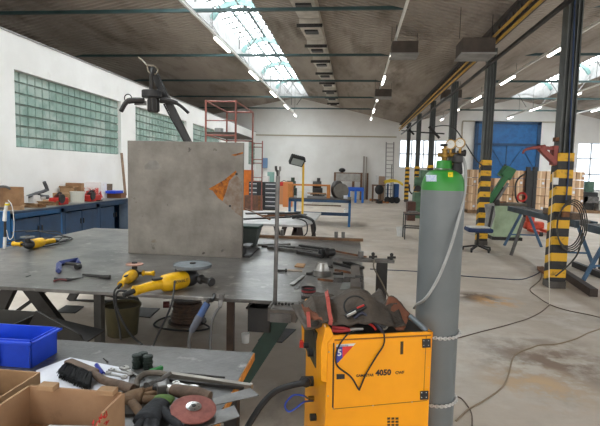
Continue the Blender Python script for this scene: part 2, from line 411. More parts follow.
# lights of the hall
lamp_e = emis('tube_lamp', (255,250,240), 7)
rail_m = mat('rail_white', (235,235,230), None, rough=.5)
names5 = ('beside the skylight', 'in the middle of the left bay', 'right of the columns', 'under the second skylight', 'furthest right')
for x, lab, ks in ((-3.54, 'white lamp rail hanging beside the long skylight', range(0, 5)), (.88, 'white lamp rail hanging along the middle of the left bay', range(0, 5)),
                   (4.88, 'white lamp rail right of the striped columns', range(-1, 5)), (8.6, 'white lamp rail under the second skylight', range(2, 5)), (11.5, 'white lamp rail furthest to the right', range(2, 5))):
    y0 = 6 if x < 6 else 9; zl = min(4.95, roofz(x) - .3)
    rl = thing('lamp_rail', lab, 'lamp rail', (x, y0, zl), 'lamp rails')
    MB().bb(x - .025, x + .025, y0, 29, zl, zl + .06).build('rail_bar', rail_m, rl)
    for k in range(6):
        y = y0 + 1.6 + 4.1 * k
        if y < 28.5: MB().cyl((x, y, zl + .05), (x, y, roofz(x) + (.3 if roofz(x) > 5.75 else 0)), .01, n=6).build('hanger_rod', mid_steel, rl)
    for k in ks:
        y = 11.9 + 4.02 * k
        
        t = thing('tube_light', 'lit strip lamp on the rail ' + names5[(-3.54, .88, 4.88, 8.6, 11.5).index(x)] + ', ' + ('nearest the camera', 'first', 'second', 'third', 'fourth', 'furthest')[k + 1], 'lamp', (x, y, zl - .09), 'strip lamps on rails')
        ln = .9 if y > 27.5 else 1.45
        MB().bb(x - .035, x + .035, y, y + ln, zl - .05, zl - .001).build('lamp_housing', white_plastic, t)
        MB().bb(x - .028, x + .028, y + .04, y + ln - .04, zl - .09, zl - .05).build('lamp_tube', lamp_e, t)
# stepped vent boxes under the roof
n_words = ['nearest', 'second', 'third', 'fourth', 'fifth', 'sixth', 'seventh', 'eighth', 'furthest']
vm = mat('vent_box_grey', (206,200,190), (180,174,164), 4, .7)
for i in range(9):
    y = 10.2 + 1.95 * i; x = -1.21; zr = roofz(x) - .06
    t = thing('roof_vent_box', 'grey stepped vent box under the roof, ' + n_words[i] + ' in its row', 'vent', (x, y, zr - .3), 'vent boxes in a row under the roof')
    m = MB().hexa([(x - .26, y, zr - .32), (x + .26, y, zr - .32), (x + .26, y + 1.9, zr - .14), (x - .26, y + 1.9, zr - .14), (x - .26, y, zr), (x + .26, y, zr), (x + .26, y + 1.9, zr), (x - .26, y + 1.9, zr)])
    m.build('vent_body', vm, t)
    m = MB()
    for q in range(4): m.box((x, y + .45 + .11 * q, zr - .30 + .0105 * q * 1), (.34, .07, .05))
    m.build('vent_louver', black_paint, t)
    MB().bb(x - .32, x + .32, y - .02, y + .02, zr - .34, zr - .26).build('vent_sill', dark_steel, t)
for p, y, lab in (((404, 50), 12, 'dark heater box hanging beside the middle lamp rail'), ((383, 94), 18.6, 'far dark heater box hanging beside the middle lamp rail'), ((475, 49), 9.8, 'dark heater box hanging right of the column row'), ((451, 95), 17.1, 'far dark heater box right of the column row')):
    c = Y(*p, y); t = thing('heater_box', lab, 'heater', (c.x, c.y, c.z - .22), 'heater boxes under the roof')
    MB().box(c, (.6, .6, .28)).build('heater_case', mat('dark_brown_case', (80,70,62), (64,56,50), 4, .7), t, bevel=.01)
    MB().box(c + V((0, -.02, -.155)), (.64, .64, .03)).build('heater_rim', cheek, t)
    for s in (-.3, .3): MB().cyl(c + V((s, 0, .2)), (c.x + s, c.y, roofz(c.x + s) + .02), .006, n=6).build('hanger_rod', dark_steel, t)

# columns of the crane row
colm = mat('column_grey', (92,96,94), (74,78,78), 2.5, .5, .1)
stripe_m = stripes('hazard_stripes', (34,34,36), (222,170,34), .245, 2, .35, (60,54,40))
ords = ['nearest', 'second', 'third', 'fourth', 'fifth', 'furthest']
cols = []
for k in range(6):
    y = (7.5, 11.7, 15.75, 19.9, 24, 28.3)[k]; x = 3.05
    t = thing('steel_column', ords[k] + ' steel column of the row, with yellow and black stripes at its foot', 'column', (x, y, 0), 'steel columns in a row')
    zc = ZV - .09; m = MB(); m.bb(x - .1, x - .085, y - .1, y + .1, 2.0, zc); m.bb(x + .085, x + .1, y - .1, y + .1, 2.0, zc); m.bb(x - .09, x + .09, y - .05, y - .02, 2.0, zc)
    m.bb(x - .04, x - .025, y - .1, y - .03, 2.0, zc); m.bb(x + .03, x + .045, y - .1, y - .03, 2.0, zc)
    m.build('column_shaft', colm, t)
    MB().bb(x - .115, x + .115, y - .115, y + .115, .1, 2.0).build('striped_casing', stripe_m, t, bevel=.01)
    MB().bb(x - .12, x + .12, y - .12, y + .12, 0, .1).build('column_foot', mat('foot_grey', (88,84,80), (70,66,62), 5), t)
    cols.append(t)
# crane girder and yellow rails in the valley
g = thing('crane_girder', 'dark lattice girder running along the tops of the columns', 'girder', (2.7, 11, 4.3))
m = MB(); m.bb(2.64, 2.76, YB, 29.5, 4.53, 4.57); m.bb(2.64, 2.76, YB, 29.5, 4.26, 4.3)
m.build('girder_chord', mat('brown_dark_steel', (58,50,46), (44,40,38), 3), g)
m = MB(); y = YB
while y < 29: m.beam((2.7, y, 4.28), (2.7, y + .16, 4.52), .03, .03); m.bb(2.68, 2.72, y + .3, y + .34, 4.3, 4.5); y += .42
m.build('girder_lattice', mat('brown_dark_steel2', (62,54,50), None), g)
ylr = mat('ochre_rail_paint', (206,164,66), (176,138,58), 2, .6)
for x, z, w in ((2.58, 4.3, 'upper'), (2.6, 4.17, 'lower')): MB().bb(x - .018, x + .018, YB, 29.5, z - .018, z + .018).build('conductor_rail', ylr, label=w + ' ochre yellow conductor rail under the dark lattice girder', cat='rail', group='ochre conductor rails')
MB().bb(2.7, 2.76, YB, 29.5, 3.93, 3.98).build('support_rod', dark_steel, label='dark thin rod running below the ochre rails beside the columns', cat='rod')
MB().bb(VA - .2, VA + .2, YB, YF, ZV - .08, ZV - .01).build('valley_gutter', mat('gutter_brown', (72,62,54), (58,50,44), 3), label='dark brown gutter in the roof valley above the columns', cat='gutter')

# ---------------------------------------------------------------- world and exposure
w = bpy.data.worlds.new('w'); sc.world = w; w.use_nodes = True
w.node_tree.nodes['Background'].inputs[0].default_value = (1, .97, .93, 1); w.node_tree.nodes['Background'].inputs[1].default_value = 1.25
sc.view_settings.view_transform = 'Standard'; sc.view_settings.look = 'None'; sc.view_settings.gamma = 1; sc.view_settings.exposure = 0.95
sc.view_settings.use_curve_mapping = False
sc.cycles.max_bounces = 8; sc.cycles.diffuse_bounces = 5; sc.cycles.glossy_bounces = 3
# ================================================================ shared small builders
from mathutils import noise as NZ
def perp(a, b):                         # unit direction a->b on the ground and its left-hand normal
    d = V(b) - V(a); d.z = 0; d.normalize(); return d, V((-d.y, d.x, 0))
def carton(label, c, s, rot=0, m=None, flaps=(1, 1, 1, 1), closed=False, group=None, t_=.006, name='cardboard_box'):
    """open cardboard box, c = centre of its foot, s = (x, y, z)"""
    m = m or cardboard; t = thing(name, label, 'box', c, group); R = Matrix.Rotation(rot, 3, 'Z'); c = V(c); x, y, z = s
    def P(a, b, h): return c + R @ V((a, b, h))
    mb = MB()
    mb.box(P(0, 0, t_ / 2), (x, y, t_), R)
    for a, b, w, d in ((0, -y / 2, x, t_), (0, y / 2, x, t_), (-x / 2, 0, t_, y), (x / 2, 0, t_, y)): mb.box(P(a, b, z / 2), (w, d, z), R)
    if closed: mb.box(P(0, 0, z - t_ / 2), (x, y, t_), R)
    mb.build('box_body', m, t)
    if not closed:
        fl = min(x, y) * .42
        for i, (ex, ey, f) in enumerate(((0, -1, flaps[0]), (0, 1, flaps[1]), (-1, 0, flaps[2]), (1, 0, flaps[3]))):
            if not f: continue
            ang = f if f != 1 else .5
            A = P(ex * x / 2 - abs(ey) * x / 2, ey * y / 2 - abs(ex) * y / 2, z); B = P(ex * x / 2 + abs(ey) * x / 2, ey * y / 2 + abs(ex) * y / 2, z)
            o = R @ V((ex * math.cos(ang) * fl, ey * math.cos(ang) * fl, math.sin(ang) * fl))
            MB().prism([A, B, B + o, A + o], R @ V((ey * .004, ex * .004, .004))).build('box_flap', m, t)
    return t
def grid_cloth(fn, nu, nv, name, m, parent=None, th=.006, **k):
    mb = MB(); g = [[mb.bm.verts.new(fn(i / (nu - 1), j / (nv - 1))) for j in range(nv)] for i in range(nu)]
    for i in range(nu - 1):
        for j in range(nv - 1): mb.bm.faces.new((g[i][j], g[i + 1][j], g[i + 1][j + 1], g[i][j + 1]))
    o = mb.build(name, m, parent, smooth='all', **k); md = o.modifiers.new('th', 'SOLIDIFY'); md.thickness = th; md.offset = 0; return o
def one(mb, name, m, label, cat, group=None, **k): return mb.build(name, m, label=label, cat=cat, group=group, **k)

# ================================================================ BIG WELDING TABLE
ZT = .85
fx1 = .1; tX0, tX1, tY0, tY1 = -3.32, .1, Z(180, 296, ZT).y, 5.85
tb = thing('welding_table', 'huge steel plate welding table with splayed legs in the middle of the hall', 'table', ((tX0 + tX1) / 2, (tY0 + tY1) / 2, 0))
MB().bb(tX0, tX1, tY0, tY1, ZT - .022, ZT).build('tabletop', steel_top, tb, bevel=.003)
m = MB(); 
for y in (tY0 + .45, 4.3, tY1 - .5): m.bb(tX0 + .3, tX1 - .3, y - .03, y + .03, ZT - .08, ZT - .022)
m.build('table_rail', dark_steel, tb)
legm = mat('dark_leg_steel', (58,56,54), (42,40,38), 6, .6, .3)
def legline(p, q, ya, w=.09):
    P0, P1 = Y(*p, ya), Y(*q, ya); d = (P1 - P0) / (P1.z - P0.z); top = P0 + d * (ZT - .024 - P0.z); bot = P0 + d * (0 - P0.z)
    MB().beam(top, bot, .05, w, up=(1, 0, 0)).build('leg', legm, tb)
ya = tY0 + .3
legline((9, 290), (-3, 315), ya); legline((32, 290), (58, 324), ya); ya = 5.42
legline((76, 291), (65, 310), ya); legline((131, 294), (142, 315), ya)
for xa, xb in ((-.75, -1.1), (-.22, .04)):
    MB().beam((xa, ya, ZT - .024), (xb, ya, 0), .05, .08, up=(1, 0, 0)).build('leg', legm, tb)
MB().beam((-.22, tY0 + .3, ZT - .024), (.04, tY0 + .3, 0), .05, .08, up=(1, 0, 0)).build('leg', legm, tb)
a_ = Y(70, 301, 5.42); b_ = Y(136, 302, 5.42); MB().beam(a_, b_, .03, .04).build('leg_stretcher', legm, tb)
MB().beam(Y(96, 292, 3.6), Y(134, 301, 5.3), .03, .03).build('diagonal_brace', legm, tb)
MB().beam(Y(48, 289, 3.6), Y(13, 314, 3.6), .025, .025).build('diagonal_brace', legm, tb)
p = Z(90, 300, ZT - .05)
MB().bb(p.x - .025, p.x + .025, tY0 + .06, tY0 + .11, 0, ZT - .02).build('leg', mat('post_steel', (78,76,72), (60,58,55), 6, .5, .4), tb)
for px, w in ((228, .02), (231.5, .03)):
    p = Y(px, 320, tY0 + .2); MB().bb(p.x - w / 2, p.x + w / 2, p.y, p.y + w, 0, ZT - .02).build('leg', mat('rust_brown_leg', (74,58,48), (56,46,40), 8, .6, .3), tb)
# dark green splayed leg at the right front
a = Y(284, 320, tY0 + .1); b_ = Y(221, 414, tY0 + .1); b_ = a + (b_ - a) * ((a.z) / (a.z - b_.z)); 
MB().beam(a + V((0, 0, .03)), b_, .1, .05, up=(0, 1, 0)).build('leg', dkgreen, tb)

# the tall steel plate standing on the table
py = 4.2; a = Y(128.3, 257.5, py); b_ = Y(242, 261, py); zt = Y(185, 141.5, py).z
sp = thing('steel_plate', 'tall square grey steel plate standing upright on the welding table', 'plate', ((a.x + b_.x) / 2, py, ZT))
plate_m = mat('standing_plate', (136,131,122), (106,100,93), 3.2, .55, .2, .08, lo=.36, hi=.64, c3=(70,64,58), scale3=9, lo3=.64, hi3=.7, bscale=20)
MB().bb(a.x, b_.x, py, py + .035, ZT, zt).build('plate_body', plate_m, sp, bevel=.003)
def PP(px, py_, d=0): q = Y(px, py_, py - d); return q
rs = mat('orange_rust_patch', (182,108,34), (104,60,34), 22, .85, .1, .3)
m = MB().prism([PP(x, y, .003) for x, y in ((208.5, 189), (224, 180), (236, 170.5), (236.5, 173), (229, 181), (226, 192), (222.5, 201), (218, 198), (213, 191))], (0, .003, 0))
m.build('rust_patch', rs, sp)
m = MB().prism([PP(x, y, .0015) for x, y in ((220, 200), (226, 192), (230, 181), (237, 176), (242.3, 182), (242, 217), (236, 213), (229, 206))], (0, .0014, 0))
m.build('grind_patch', mat('brown_heat_patch', (116,96,80), (138,128,118), 16, .6, .3), sp)
MB().prism([PP(x, y, .004) for x, y in ((231, 155), (243, 152), (243, 153.6), (235, 156))], (0, .003, 0)).build('rust_streak', rs, sp)
for x, y in ((236.5, 174), (230, 206)): MB().cyl(PP(x, y, .006), PP(x, y, -.002), .011, n=10).build('hole_plug', black_paint, sp)
for (x, y, w) in ((154, 241, 2.6), (152.5, 165, 7)):
    MB().prism([PP(x + w * math.cos(k) * (1 + .4 * math.sin(3 * k)), y + w * .9 * math.sin(k) * (1 + .3 * math.cos(2 * k)), .001) for k in [i * .5 for i in range(12)]], (0, .0009, 0)).build('stain_patch', mat('brown_stain', (112,100,86) , (126,118,106), 20) if w < 3 else mat('dark_stain', (112,108,102), (128,124,118), 12), sp)
m = MB(); c = Y(246, 254, py + .02)
m.bb(b_.x - .03, b_.x + .06, py + .04, py + .2, ZT, ZT + .02); m.bb(b_.x - .03, b_.x + .06, py + .04, py + .2, ZT + .09, ZT + .11); m.bb(b_.x - .03, b_.x - .01, py + .04, py + .2, ZT, ZT + .11)
one(m, 'steel_channel', black_paint, 'short black steel channel propping the tall plate at its right foot', 'steel channel')
# dark green grey canister on the table behind the plate
c = Z(240, 241, ZT); m = MB()
zc0 = ZT; x0 = Z(240, 247, ZT)
m.hexa([(x0.x - .05, x0.y, zc0), (x0.x + .14, x0.y, zc0), (x0.x + .14, x0.y + .2, zc0), (x0.x - .05, x0.y + .2, zc0), (x0.x - .1, x0.y - .02, zc0 + .2), (x0.x + .19, x0.y - .02, zc0 + .2), (x0.x + .19, x0.y + .22, zc0 + .2), (x0.x - .1, x0.y + .22, zc0 + .2)])
cn = thing('metal_bin', 'grey green metal bin on the table behind the tall plate', 'bin', (x0.x + .05, x0.y + .1, ZT))
m.build('bin_body', greygreen, cn, bevel=.01); MB().box((x0.x + .045, x0.y + .1, zc0 + .21), (.31, .26, .025)).build('bin_rim', dkgreen, cn, bevel=.006)

# black leaning post with the hanging spider fixture behind the plate
yb = 4.6
pa = Y(194, 170, yb); pa.z = ZT; pa = Y(197, 150, yb); pt = Y(151, 67, yb)
dirn = (pt - Y(188, 142, yb)).normalized(); base = pt - dirn * ((pt.z - ZT) / dirn.z)
po = thing('black_post', 'leaning black square steel post rising behind the tall plate', 'post', base)
MB().beam(base, pt, .06, .06, up=(0, 1, 0)).build('post_tube', black_paint, po)
MB().box(base + V((0, 0, .006)), (.3, .3, .012)).build('post_foot', dark_steel, po)
hb = thing('spider_fixture', 'black motor head with bent arms hanging from the top of the leaning post', 'fixture', Y(152, 112, yb - .12))
def q(px, py_, d=.12): return Y(px, py_, yb - d)
MB().cyl(q(152, 98), q(152, 90.5), .095, n=24).build('fixture_ring', black_paint, hb, bevel=.008)
MB().cyl(q(153.5, 112), q(153.5, 97, .12), .052, n=16).build('fixture_motor', dark_steel, hb, bevel=.008)
m = MB()
for i in range(10):
    an = i * PI / 5; m.beam(q(153.5, 111) + V((.054 * math.cos(an), .054 * math.sin(an), 0)), q(153.5, 100) + V((.054 * math.cos(an), .054 * math.sin(an), 0)), .008, .008)
m.build('motor_fin', black_paint, hb)
MB().tube([q(151, 91), q(151.5, 84), q(151, 78), q(152, 74), q(153, 69, .07)], .02, sm=4).build('fixture_neck', dark_steel, hb)
MB().tube([q(144, 101), q(137, 100.5, .16), q(129, 101, .2), q(125, 104, .22), q(121, 111, .26)], .024, sm=5, rr=lambda t: .028 if t < .6 else .022).build('fixture_arm', dark_steel, hb)
MB().tube([q(160, 100), q(170, 101, .1), q(177, 103, .1)], .026, sm=4, rr=lambda t: .03 - .01 * t).build('fixture_arm', dark_steel, hb)
MB().tube([q(176, 103, .1), q(182, 107, .1), q(188.5, 113, .1)], .015, sm=4).build('fixture_arm', black_paint, hb)
MB().beam(q(135, 103), q(146, 103), .03, .04).build('arm_bracket', mid_steel, hb)
MB().torus(q(128, 98, .2), .035, .005, (0, 1, 0)).build('wire_ring', dark_steel, hb)
m = MB().tube([Y(138, 57, yb), Y(143, 61, yb), Y(147, 65, yb - .06), Y(154, 66, yb - .06), Y(158, 70, yb - .04), Y(155, 74, yb - .06), Y(149, 72, yb - .06), Y(147, 65, yb - .05)], .007, sm=6)
one(m, 'binding_wire', mat('tan_wire', (140,130,112), None), 'tan wire knotted around the top of the leaning black post', 'wire')
one(MB().tube([Y(164, 104, yb - .02), Y(170, 116, yb - .03), Y(178, 130, yb - .03), Y(185, 143, yb - .03)], .008, sm=4), 'hanging_cable', black_rubber, 'thin dark cable running down beside the leaning black post', 'cable')

# fork rod and tray on the front edge
yf = tY0 - .04
tr = thing('tool_tray', 'small grey steel tray clamped to the front edge of the welding table', 'tray', Y(285, 320, yf))
a = Y(268.5, 308, yf - .12); b_ = Y(297, 308, yf - .12)
z1 = ZT - .005
zb = a.z - .1
m = MB(); m.bb(a.x, b_.x, yf - .14, yf + .03, zb + .03, zb + .04); m.bb(a.x, b_.x, yf - .145, yf - .135, zb + .03, zb + .1); m.bb(a.x, a.x + .01, yf - .14, yf + .03, zb + .03, zb + .11); m.bb(b_.x - .01, b_.x, yf - .14, yf + .03, zb + .03, zb + .11)
m.bb(a.x, b_.x, yf - .14, tY0 - .001, zb + .085, zb + .1)
m.build('tray_body', mat('tray_grey', (104,98,92), (82,78,74), 12, .5, .5), tr)
MB().bb(a.x + .015, b_.x - .03, yf - .16, yf - .145, zb + .03, zb + .08).build('tray_lip', mid_steel, tr)
m = MB()
for i in range(6): m.ball((a.x + .03 + .02 * i, yf - .05 + .01 * (i % 2), zb + .108), .009, n=8)
m.build('small_parts', dark_steel, tr)
rd = thing('fork_rod', 'upright grey steel rod with a forked tip at the table front edge', 'rod', Y(275.5, 302, yf))
ztray = zb + .1
pb = Y(275, 302, yf); pb.z = ztray; pj = Y(278, 176, yf); 
MB().cyl(pb, pj, .0125, n=12).build('rod_shaft', mid_steel, rd)
MB().tube([pj + V((0, 0, -.03)), Y(277.5, 172, yf), Y(276.3, 170, yf), Y(276, 166, yf)], .008, sm=3).build('fork_tine', dark_steel, rd)
MB().tube([pj + V((0, 0, -.03)), Y(279, 172, yf), Y(280, 170, yf), Y(280, 166.5, yf)], .007, sm=3).build('fork_tine', mid_steel, rd)
# black hanging box under the edge
c0 = Y(250, 328, tY0 + .12); c1 = Y(272, 306, tY0 + .12)
bx = thing('hanging_box', 'black open metal box hanging under the front edge of the welding table', 'box', ((c0.x + c1.x) / 2, tY0 + .2, c0.z))
m = MB(); zt_ = c1.z
m.bb(c0.x, c1.x, tY0 + .05, tY0 + .06, c0.z, zt_); m.bb(c0.x, c1.x, tY0 + .24, tY0 + .25, c0.z, ZT - .022); m.bb(c0.x, c0.x + .01, tY0 + .05, tY0 + .25, c0.z, zt_); m.bb(c1.x - .01, c1.x, tY0 + .05, tY0 + .25, c0.z, zt_); m.bb(c0.x, c1.x, tY0 + .05, tY0 + .25, c0.z, c0.z + .01)
m.build('box_body', black_paint, bx); MB().beam((c0.x - .02, tY0 + .1, zt_ - .02), (c0.x + .02, tY0 + .1, ZT - .03), .015, .015).build('box_hook', dark_steel, bx)

# welding torches hanging from the edge
tg = thing('torch_grip', 'blue and grey welding torch hanging at the front table edge', 'torch', Y(200, 325, yf - .03))
def T(px, py_, d=0): return Y(px, py_, yf - d)
MB().tube([T(207.5, 303, .03), T(204, 309, .04), T(200, 316, .05)], .021, n=12, sm=3).build('torch_sleeve', mat('blue_grey_sleeve', (70,96,142), (60,84,126), 6), tg, smooth=True)
MB().tube([T(200, 316, .05), T(196, 323, .06), T(191.5, 331, .06)], .024, n=12, sm=3, rr=lambda t: .026 - .006 * t).build('torch_handle', mat('grey_handle', (96,100,110), (84,88,98), 6), tg, smooth=True)
MB().tube([T(191.5, 331, .06), T(189.5, 340, .06), T(189, 352, .06), T(188, 375, .1)], .012, sm=4).build('torch_cable', grey_rubber, tg)
MB().tube([T(206.5, 304, .03), T(209, 300, .02), T(212, 300.5, 0), T(214, 297, -.03), V((Y(214, 297, tY0 + .03).x, tY0 + .03, ZT + .012))], .012, sm=4).build('torch_neck', black_paint, tg); 
t2 = thing('earth_clamp', 'silver welding clamp hooked over the front table edge', 'clamp', Y(220, 305, yf - .03))
MB().hexa([T(218, 307, .05), T(221.5, 308, .05), T(221.5, 308, .02), T(217.5, 308, .02), T(219.5, 294, .02), T(225, 294, .02), T(225, 294, -.02), T(219.5, 294, -.02)]).build('clamp_jaw', mid_steel, t2, bevel=.003)
MB().box(T(221.5, 297, .05), (.03, .02, .03)).build('clamp_screw', mid_steel, t2)
MB().tube([T(219.5, 307, .04), T(216, 312, .05), T(212.5, 320, .06), T(211, 330, .06), T(210.5, 345, .06), T(211, 372, .1)], .009, sm=4).build('clamp_cable', grey_rubber, t2)

# ---- grinders: built along +x, head at the right end, disc on top
def grinder(label, L, disc_r, loc, rotz, disc_m, guard=True, group='yellow angle grinders', tilt=(0, 0), handle_side=-1, txt=False, steel_body=False):
    s = L / .45; t = thing('angle_grinder', label, 'grinder', (0, 0, 0), group)
    MB().tube([(-.24 * s, 0, .042 * s), (-.20 * s, 0, .045 * s), (-.13 * s, 0, .05 * s), (-.07 * s, 0, .05 * s)], .03 * s, n=12, sm=3, rr=lambda q: (.024 + .008 * abs(q - .4)) * s).build('rear_handle', yellow_tool if not steel_body else black_paint, t, smooth=True)
    MB().lathe([(.03 * s, -.08 * s), (.046 * s, -.06 * s), (.05 * s, -.02 * s), (.05 * s, .07 * s), (.043 * s, .085 * s)], (0, 0, .052 * s), (1, 0, 0), 18).build('motor_housing', yellow_tool, t, smooth=True)
    MB().box((-.1 * s, 0, .082 * s), (.06 * s, .025 * s, .012 * s)).build('trigger', black_paint, t, bevel=.003)
    MB().lathe([(.042 * s, .085 * s), (.048 * s, .1 * s), (.045 * s, .13 * s), (.03 * s, .165 * s), (.012 * s, .175 * s)], (0, 0, .052 * s), (1, 0, 0), 16).build('gear_head', mat('gear_head_grey', (66,66,68), (52,52,54), 8, .4, .5), t, smooth=True)
    cx = .135 * s; zt = .115 * s
    MB().cyl((cx, 0, .08 * s), (cx, 0, zt), .024 * s, n=12).build('spindle', dark_steel, t)
    if guard:
        MB().lathe([(.0, .0), (disc_r * .96, 0), (disc_r * 1.02, .004), (disc_r * 1.02, .022), (disc_r * .98, .022), (disc_r * .97, .006)], (cx, 0, zt), (0, 0, 1), 30).build('disc_guard', mat('guard_grey', (120,126,130), (98,104,108), 8, .45, .5), t)
    MB().lathe([(.012, .012), (disc_r * .35, .012), (disc_r * .9, .016), (disc_r, .014), (disc_r, .02), (disc_r * .4, .024), (.012, .024)], (cx, 0, zt), (0, 0, 1), 30).build('grinding_disc', disc_m, t)
    MB().cyl((cx, 0, zt + .02), (cx, 0, zt + .032), .02, n=12).build('disc_nut', dark_steel, t)
    hs = handle_side
    MB().tube([(cx, hs * .04 * s, .055 * s), (cx, hs * .07 * s, .055 * s)], .014 * s, n=10).build('side_bolt', dark_steel, t)
    MB().lathe([(.026 * s, 0), (.028 * s, .008 * s), (.017 * s, .02 * s), (.018 * s, .08 * s), (.026 * s, .095 * s), (.022 * s, .105 * s)], (cx, hs * .07 * s, .055 * s), (0, hs, 0), 14).build('side_handle', yellow_tool if not txt else black_paint, t, smooth=True)
    MB().tube([(-.30 * s, 0, .03 * s), (-.24 * s, 0, .042 * s)], .014 * s, n=10).build('cable_sleeve', black_rubber, t)
    if txt:
        text('DEWALT', .028, (-.04, -.0515 * s, .06), (1, 0, 0), (0, 0, 1), black_paint, t)
    t.location = loc; t.rotation_euler = (0, 0, rotz); return t
a = Z(138, 292, ZT + .03); b_ = Z(196, 279, ZT + .04)
d_, _ = perp(a, b_); g1 = grinder('large yellow angle grinder with big grey disc guard at the table front edge', (b_ - a).length * 1.18, .125, (a + b_) / 2 + V((.03, 0, 0)) + V((0, 0, ZT - (a.z + b_.z) / 2)), math.atan2(d_.y, d_.x), mat('cut_disc', (112,120,124), (92,100,104), 9, .6), True, txt=True)
a = Z(122, 284, ZT + .03); b_ = Z(137, 272, ZT + .04); d_, _ = perp(a, b_)
g2 = grinder('small yellow angle grinder with a worn reddish disc beside the larger grinder', .36, .06, V(((a + b_) / 2).xy.to_3d()) + V((0, 0, ZT)), math.atan2(d_.y, d_.x), mat('worn_disc', (176,138,122), (150,112,98), 14, .8), False)
a = Z(22, 248, ZT + .03); b_ = Z(52, 241, ZT + .04); d_, _ = perp(a, b_)
g3 = grinder('angle grinder in its coiled cable at the far left of the table', .42, .062, V(((a + b_) / 2).xy.to_3d()) + V((0, 0, ZT)), math.atan2(d_.y, d_.x) + PI, mat('grey_disc', (96,96,94), (80,80,78), 9, .8), False)
ce = Z(38, 243, ZT)
pts = []
for i in range(26):
    an = i * .62; r = .2 + .05 * math.sin(i * 1.7); pts.append((ce.x + r * 1.15 * math.cos(an), ce.y + r * 1.6 * math.sin(an), ZT + .012 + .09 * max(0, math.sin(i * .31)) ** 2))
one(MB().tube(pts, .006, n=5, sm=4), 'power_cable', black_rubber, 'black cable coiled loosely around the far left grinder', 'cable')
one(MB().tube([Z(127, 291, ZT + .03), T(119, 291, .03), T(116, 296, .05), T(117, 308, .05), T(123, 322, .06), T(131, 335, .06), T(140, 343, .05), T(150, 350, .1)], .007, sm=6), 'power_cable', black_rubber, 'black cable drooping from the big grinder below the table edge', 'cable')
one(MB().tube([Z(119, 286, ZT + .02), T(114.5, 291, .02), T(114, 300, .03), T(116, 312, .04), T(119, 325, .04), T(121, 340, .06)], .006, sm=6), 'power_cable', black_rubber, 'black cable of the small grinder hanging over the edge', 'cable')
one(MB().tube([Z(176, 268, ZT + .1), Z(175, 280, ZT + .08), T(172.5, 300, .03), T(167, 316, .04), T(160, 330, .05), T(154, 344, .06), T(150, 352, .1)], .0065, sm=6), 'power_cable', black_rubber, 'black cable hanging in front of the big grinder body', 'cable')

# blue clamp, pliers and punch on the table
t = thing('blue_clamp', 'blue C-clamp lying on the welding table left of the plate', 'clamp', Z(68, 267, ZT))
MB().tube([Z(58.5, 271, ZT + .02), Z(59, 263.5, ZT + .02), Z(66, 262, ZT + .02), Z(78, 260, ZT + .02), Z(78.5, 263, ZT + .02)], .02, n=4).build('clamp_frame', mat('clamp_blue', (54,66,120), (44,54,100), 8, .5), t)
MB().cyl(Z(66, 263.5, ZT + .02), Z(80, 264.5, ZT + .02), .012).build('clamp_screw', dark_steel, t)
MB().cyl(Z(76, 267, ZT + .02), Z(80, 266, ZT + .02), .02).build('clamp_pad', black_paint, t)
t = thing('pliers', 'dark pliers with reddish grips lying near the front table edge', 'pliers', Z(68, 280, ZT))
MB().tube([Z(54, 281, ZT + .01), Z(60, 279.5, ZT + .01), Z(67, 280, ZT + .01)], .008, sm=3).build('handle', mat('dark_red_grip', (86,36,34), None), t)
MB().tube([Z(54.5, 278.5, ZT + .01), Z(60, 279, ZT + .01), Z(67, 279.4, ZT + .01)], .008, sm=3).build('handle', black_rubber, t)
MB().tube([Z(66, 279.7, ZT + .01), Z(72, 279.4, ZT + .01), Z(83, 277.6, ZT + .01)], .011, sm=3, rr=lambda q_: .013 - .009 * q_).build('jaw', dark_steel, t)
one(MB().tube([Z(83, 274.5, ZT + .01), Z(88, 275.2, ZT + .012), Z(104, 276.8, ZT + .014), Z(110, 277, ZT + .014)], .012, n=8, rr=lambda q_: .007 + .009 * q_), 'steel_punch', dark_steel, 'tapered dark steel punch lying right of the pliers', 'punch')
# ================================================================ right end of the welding table
R_ = rust
a = Z(254, 241.5, ZT + .03); b_ = Z(366, 246, ZT + .03)
yy = 5.55; m = MB().bb(-1.15, .13, yy, yy + .06, ZT, ZT + .03)
one(m, 'rusty_bar', mat('brown_rusty_bar', (122,92,66), (96,74,58), 9, .8, .1), 'long rusty brown steel bar along the back edge of the welding table', 'bar')
for px, pyv, w in ((282, 240, 'the left one'), (336, 244, 'the middle one'), (343, 244, 'the right one')):
    p = Z(px, 239, ZT + .05); p = V((Y(px, pyv - 4, yy + .03).x, yy + .03, ZT + .031))
    one(MB().cyl(p, p + V((0, 0, .07)), .021, n=14), 'steel_cylinder', mid_steel, 'small steel cylinder standing on the rusty back bar, ' + w, 'cylinder', 'cylinders on the rusty bar')
lab = ['dark square steel tube lying on the table, nearest the cone', 'long dark flat bar behind the square tube', 'thin grey rod crossing behind the square tube', 'black angle profile on the table behind the rods', 'brownish thin rod by the table right end', 'short dark rod pointing right of the cone', 'long grey flat bar lying near the back bar', 'dark round bar lying behind the cone']
segs = [((298, 252), (323, 256.5), .045, .03, dark_steel), ((262, 246), (300, 247.5), .05, .02, dark_steel), ((264, 243.5), (318, 250.5), .02, .02, mid_steel), ((300, 245.5), (328, 249.5), .05, .025, black_paint), ((330, 250), (366, 257), .018, .015, R_), ((334, 263), (356, 269), .02, .018, dark_steel), ((258, 244.5), (290, 244), .06, .02, mid_steel), ((335, 270), (358, 274), .016, .016, rust)]
for (p, q2, w, h, mm), l in zip(segs, lab):
    m = MB().beam(Z(*p, ZT + h / 2), Z(*q2, ZT + h / 2), w, h); one(m, 'steel_bar', mm, l, 'bar', 'steel bars on the welding table')
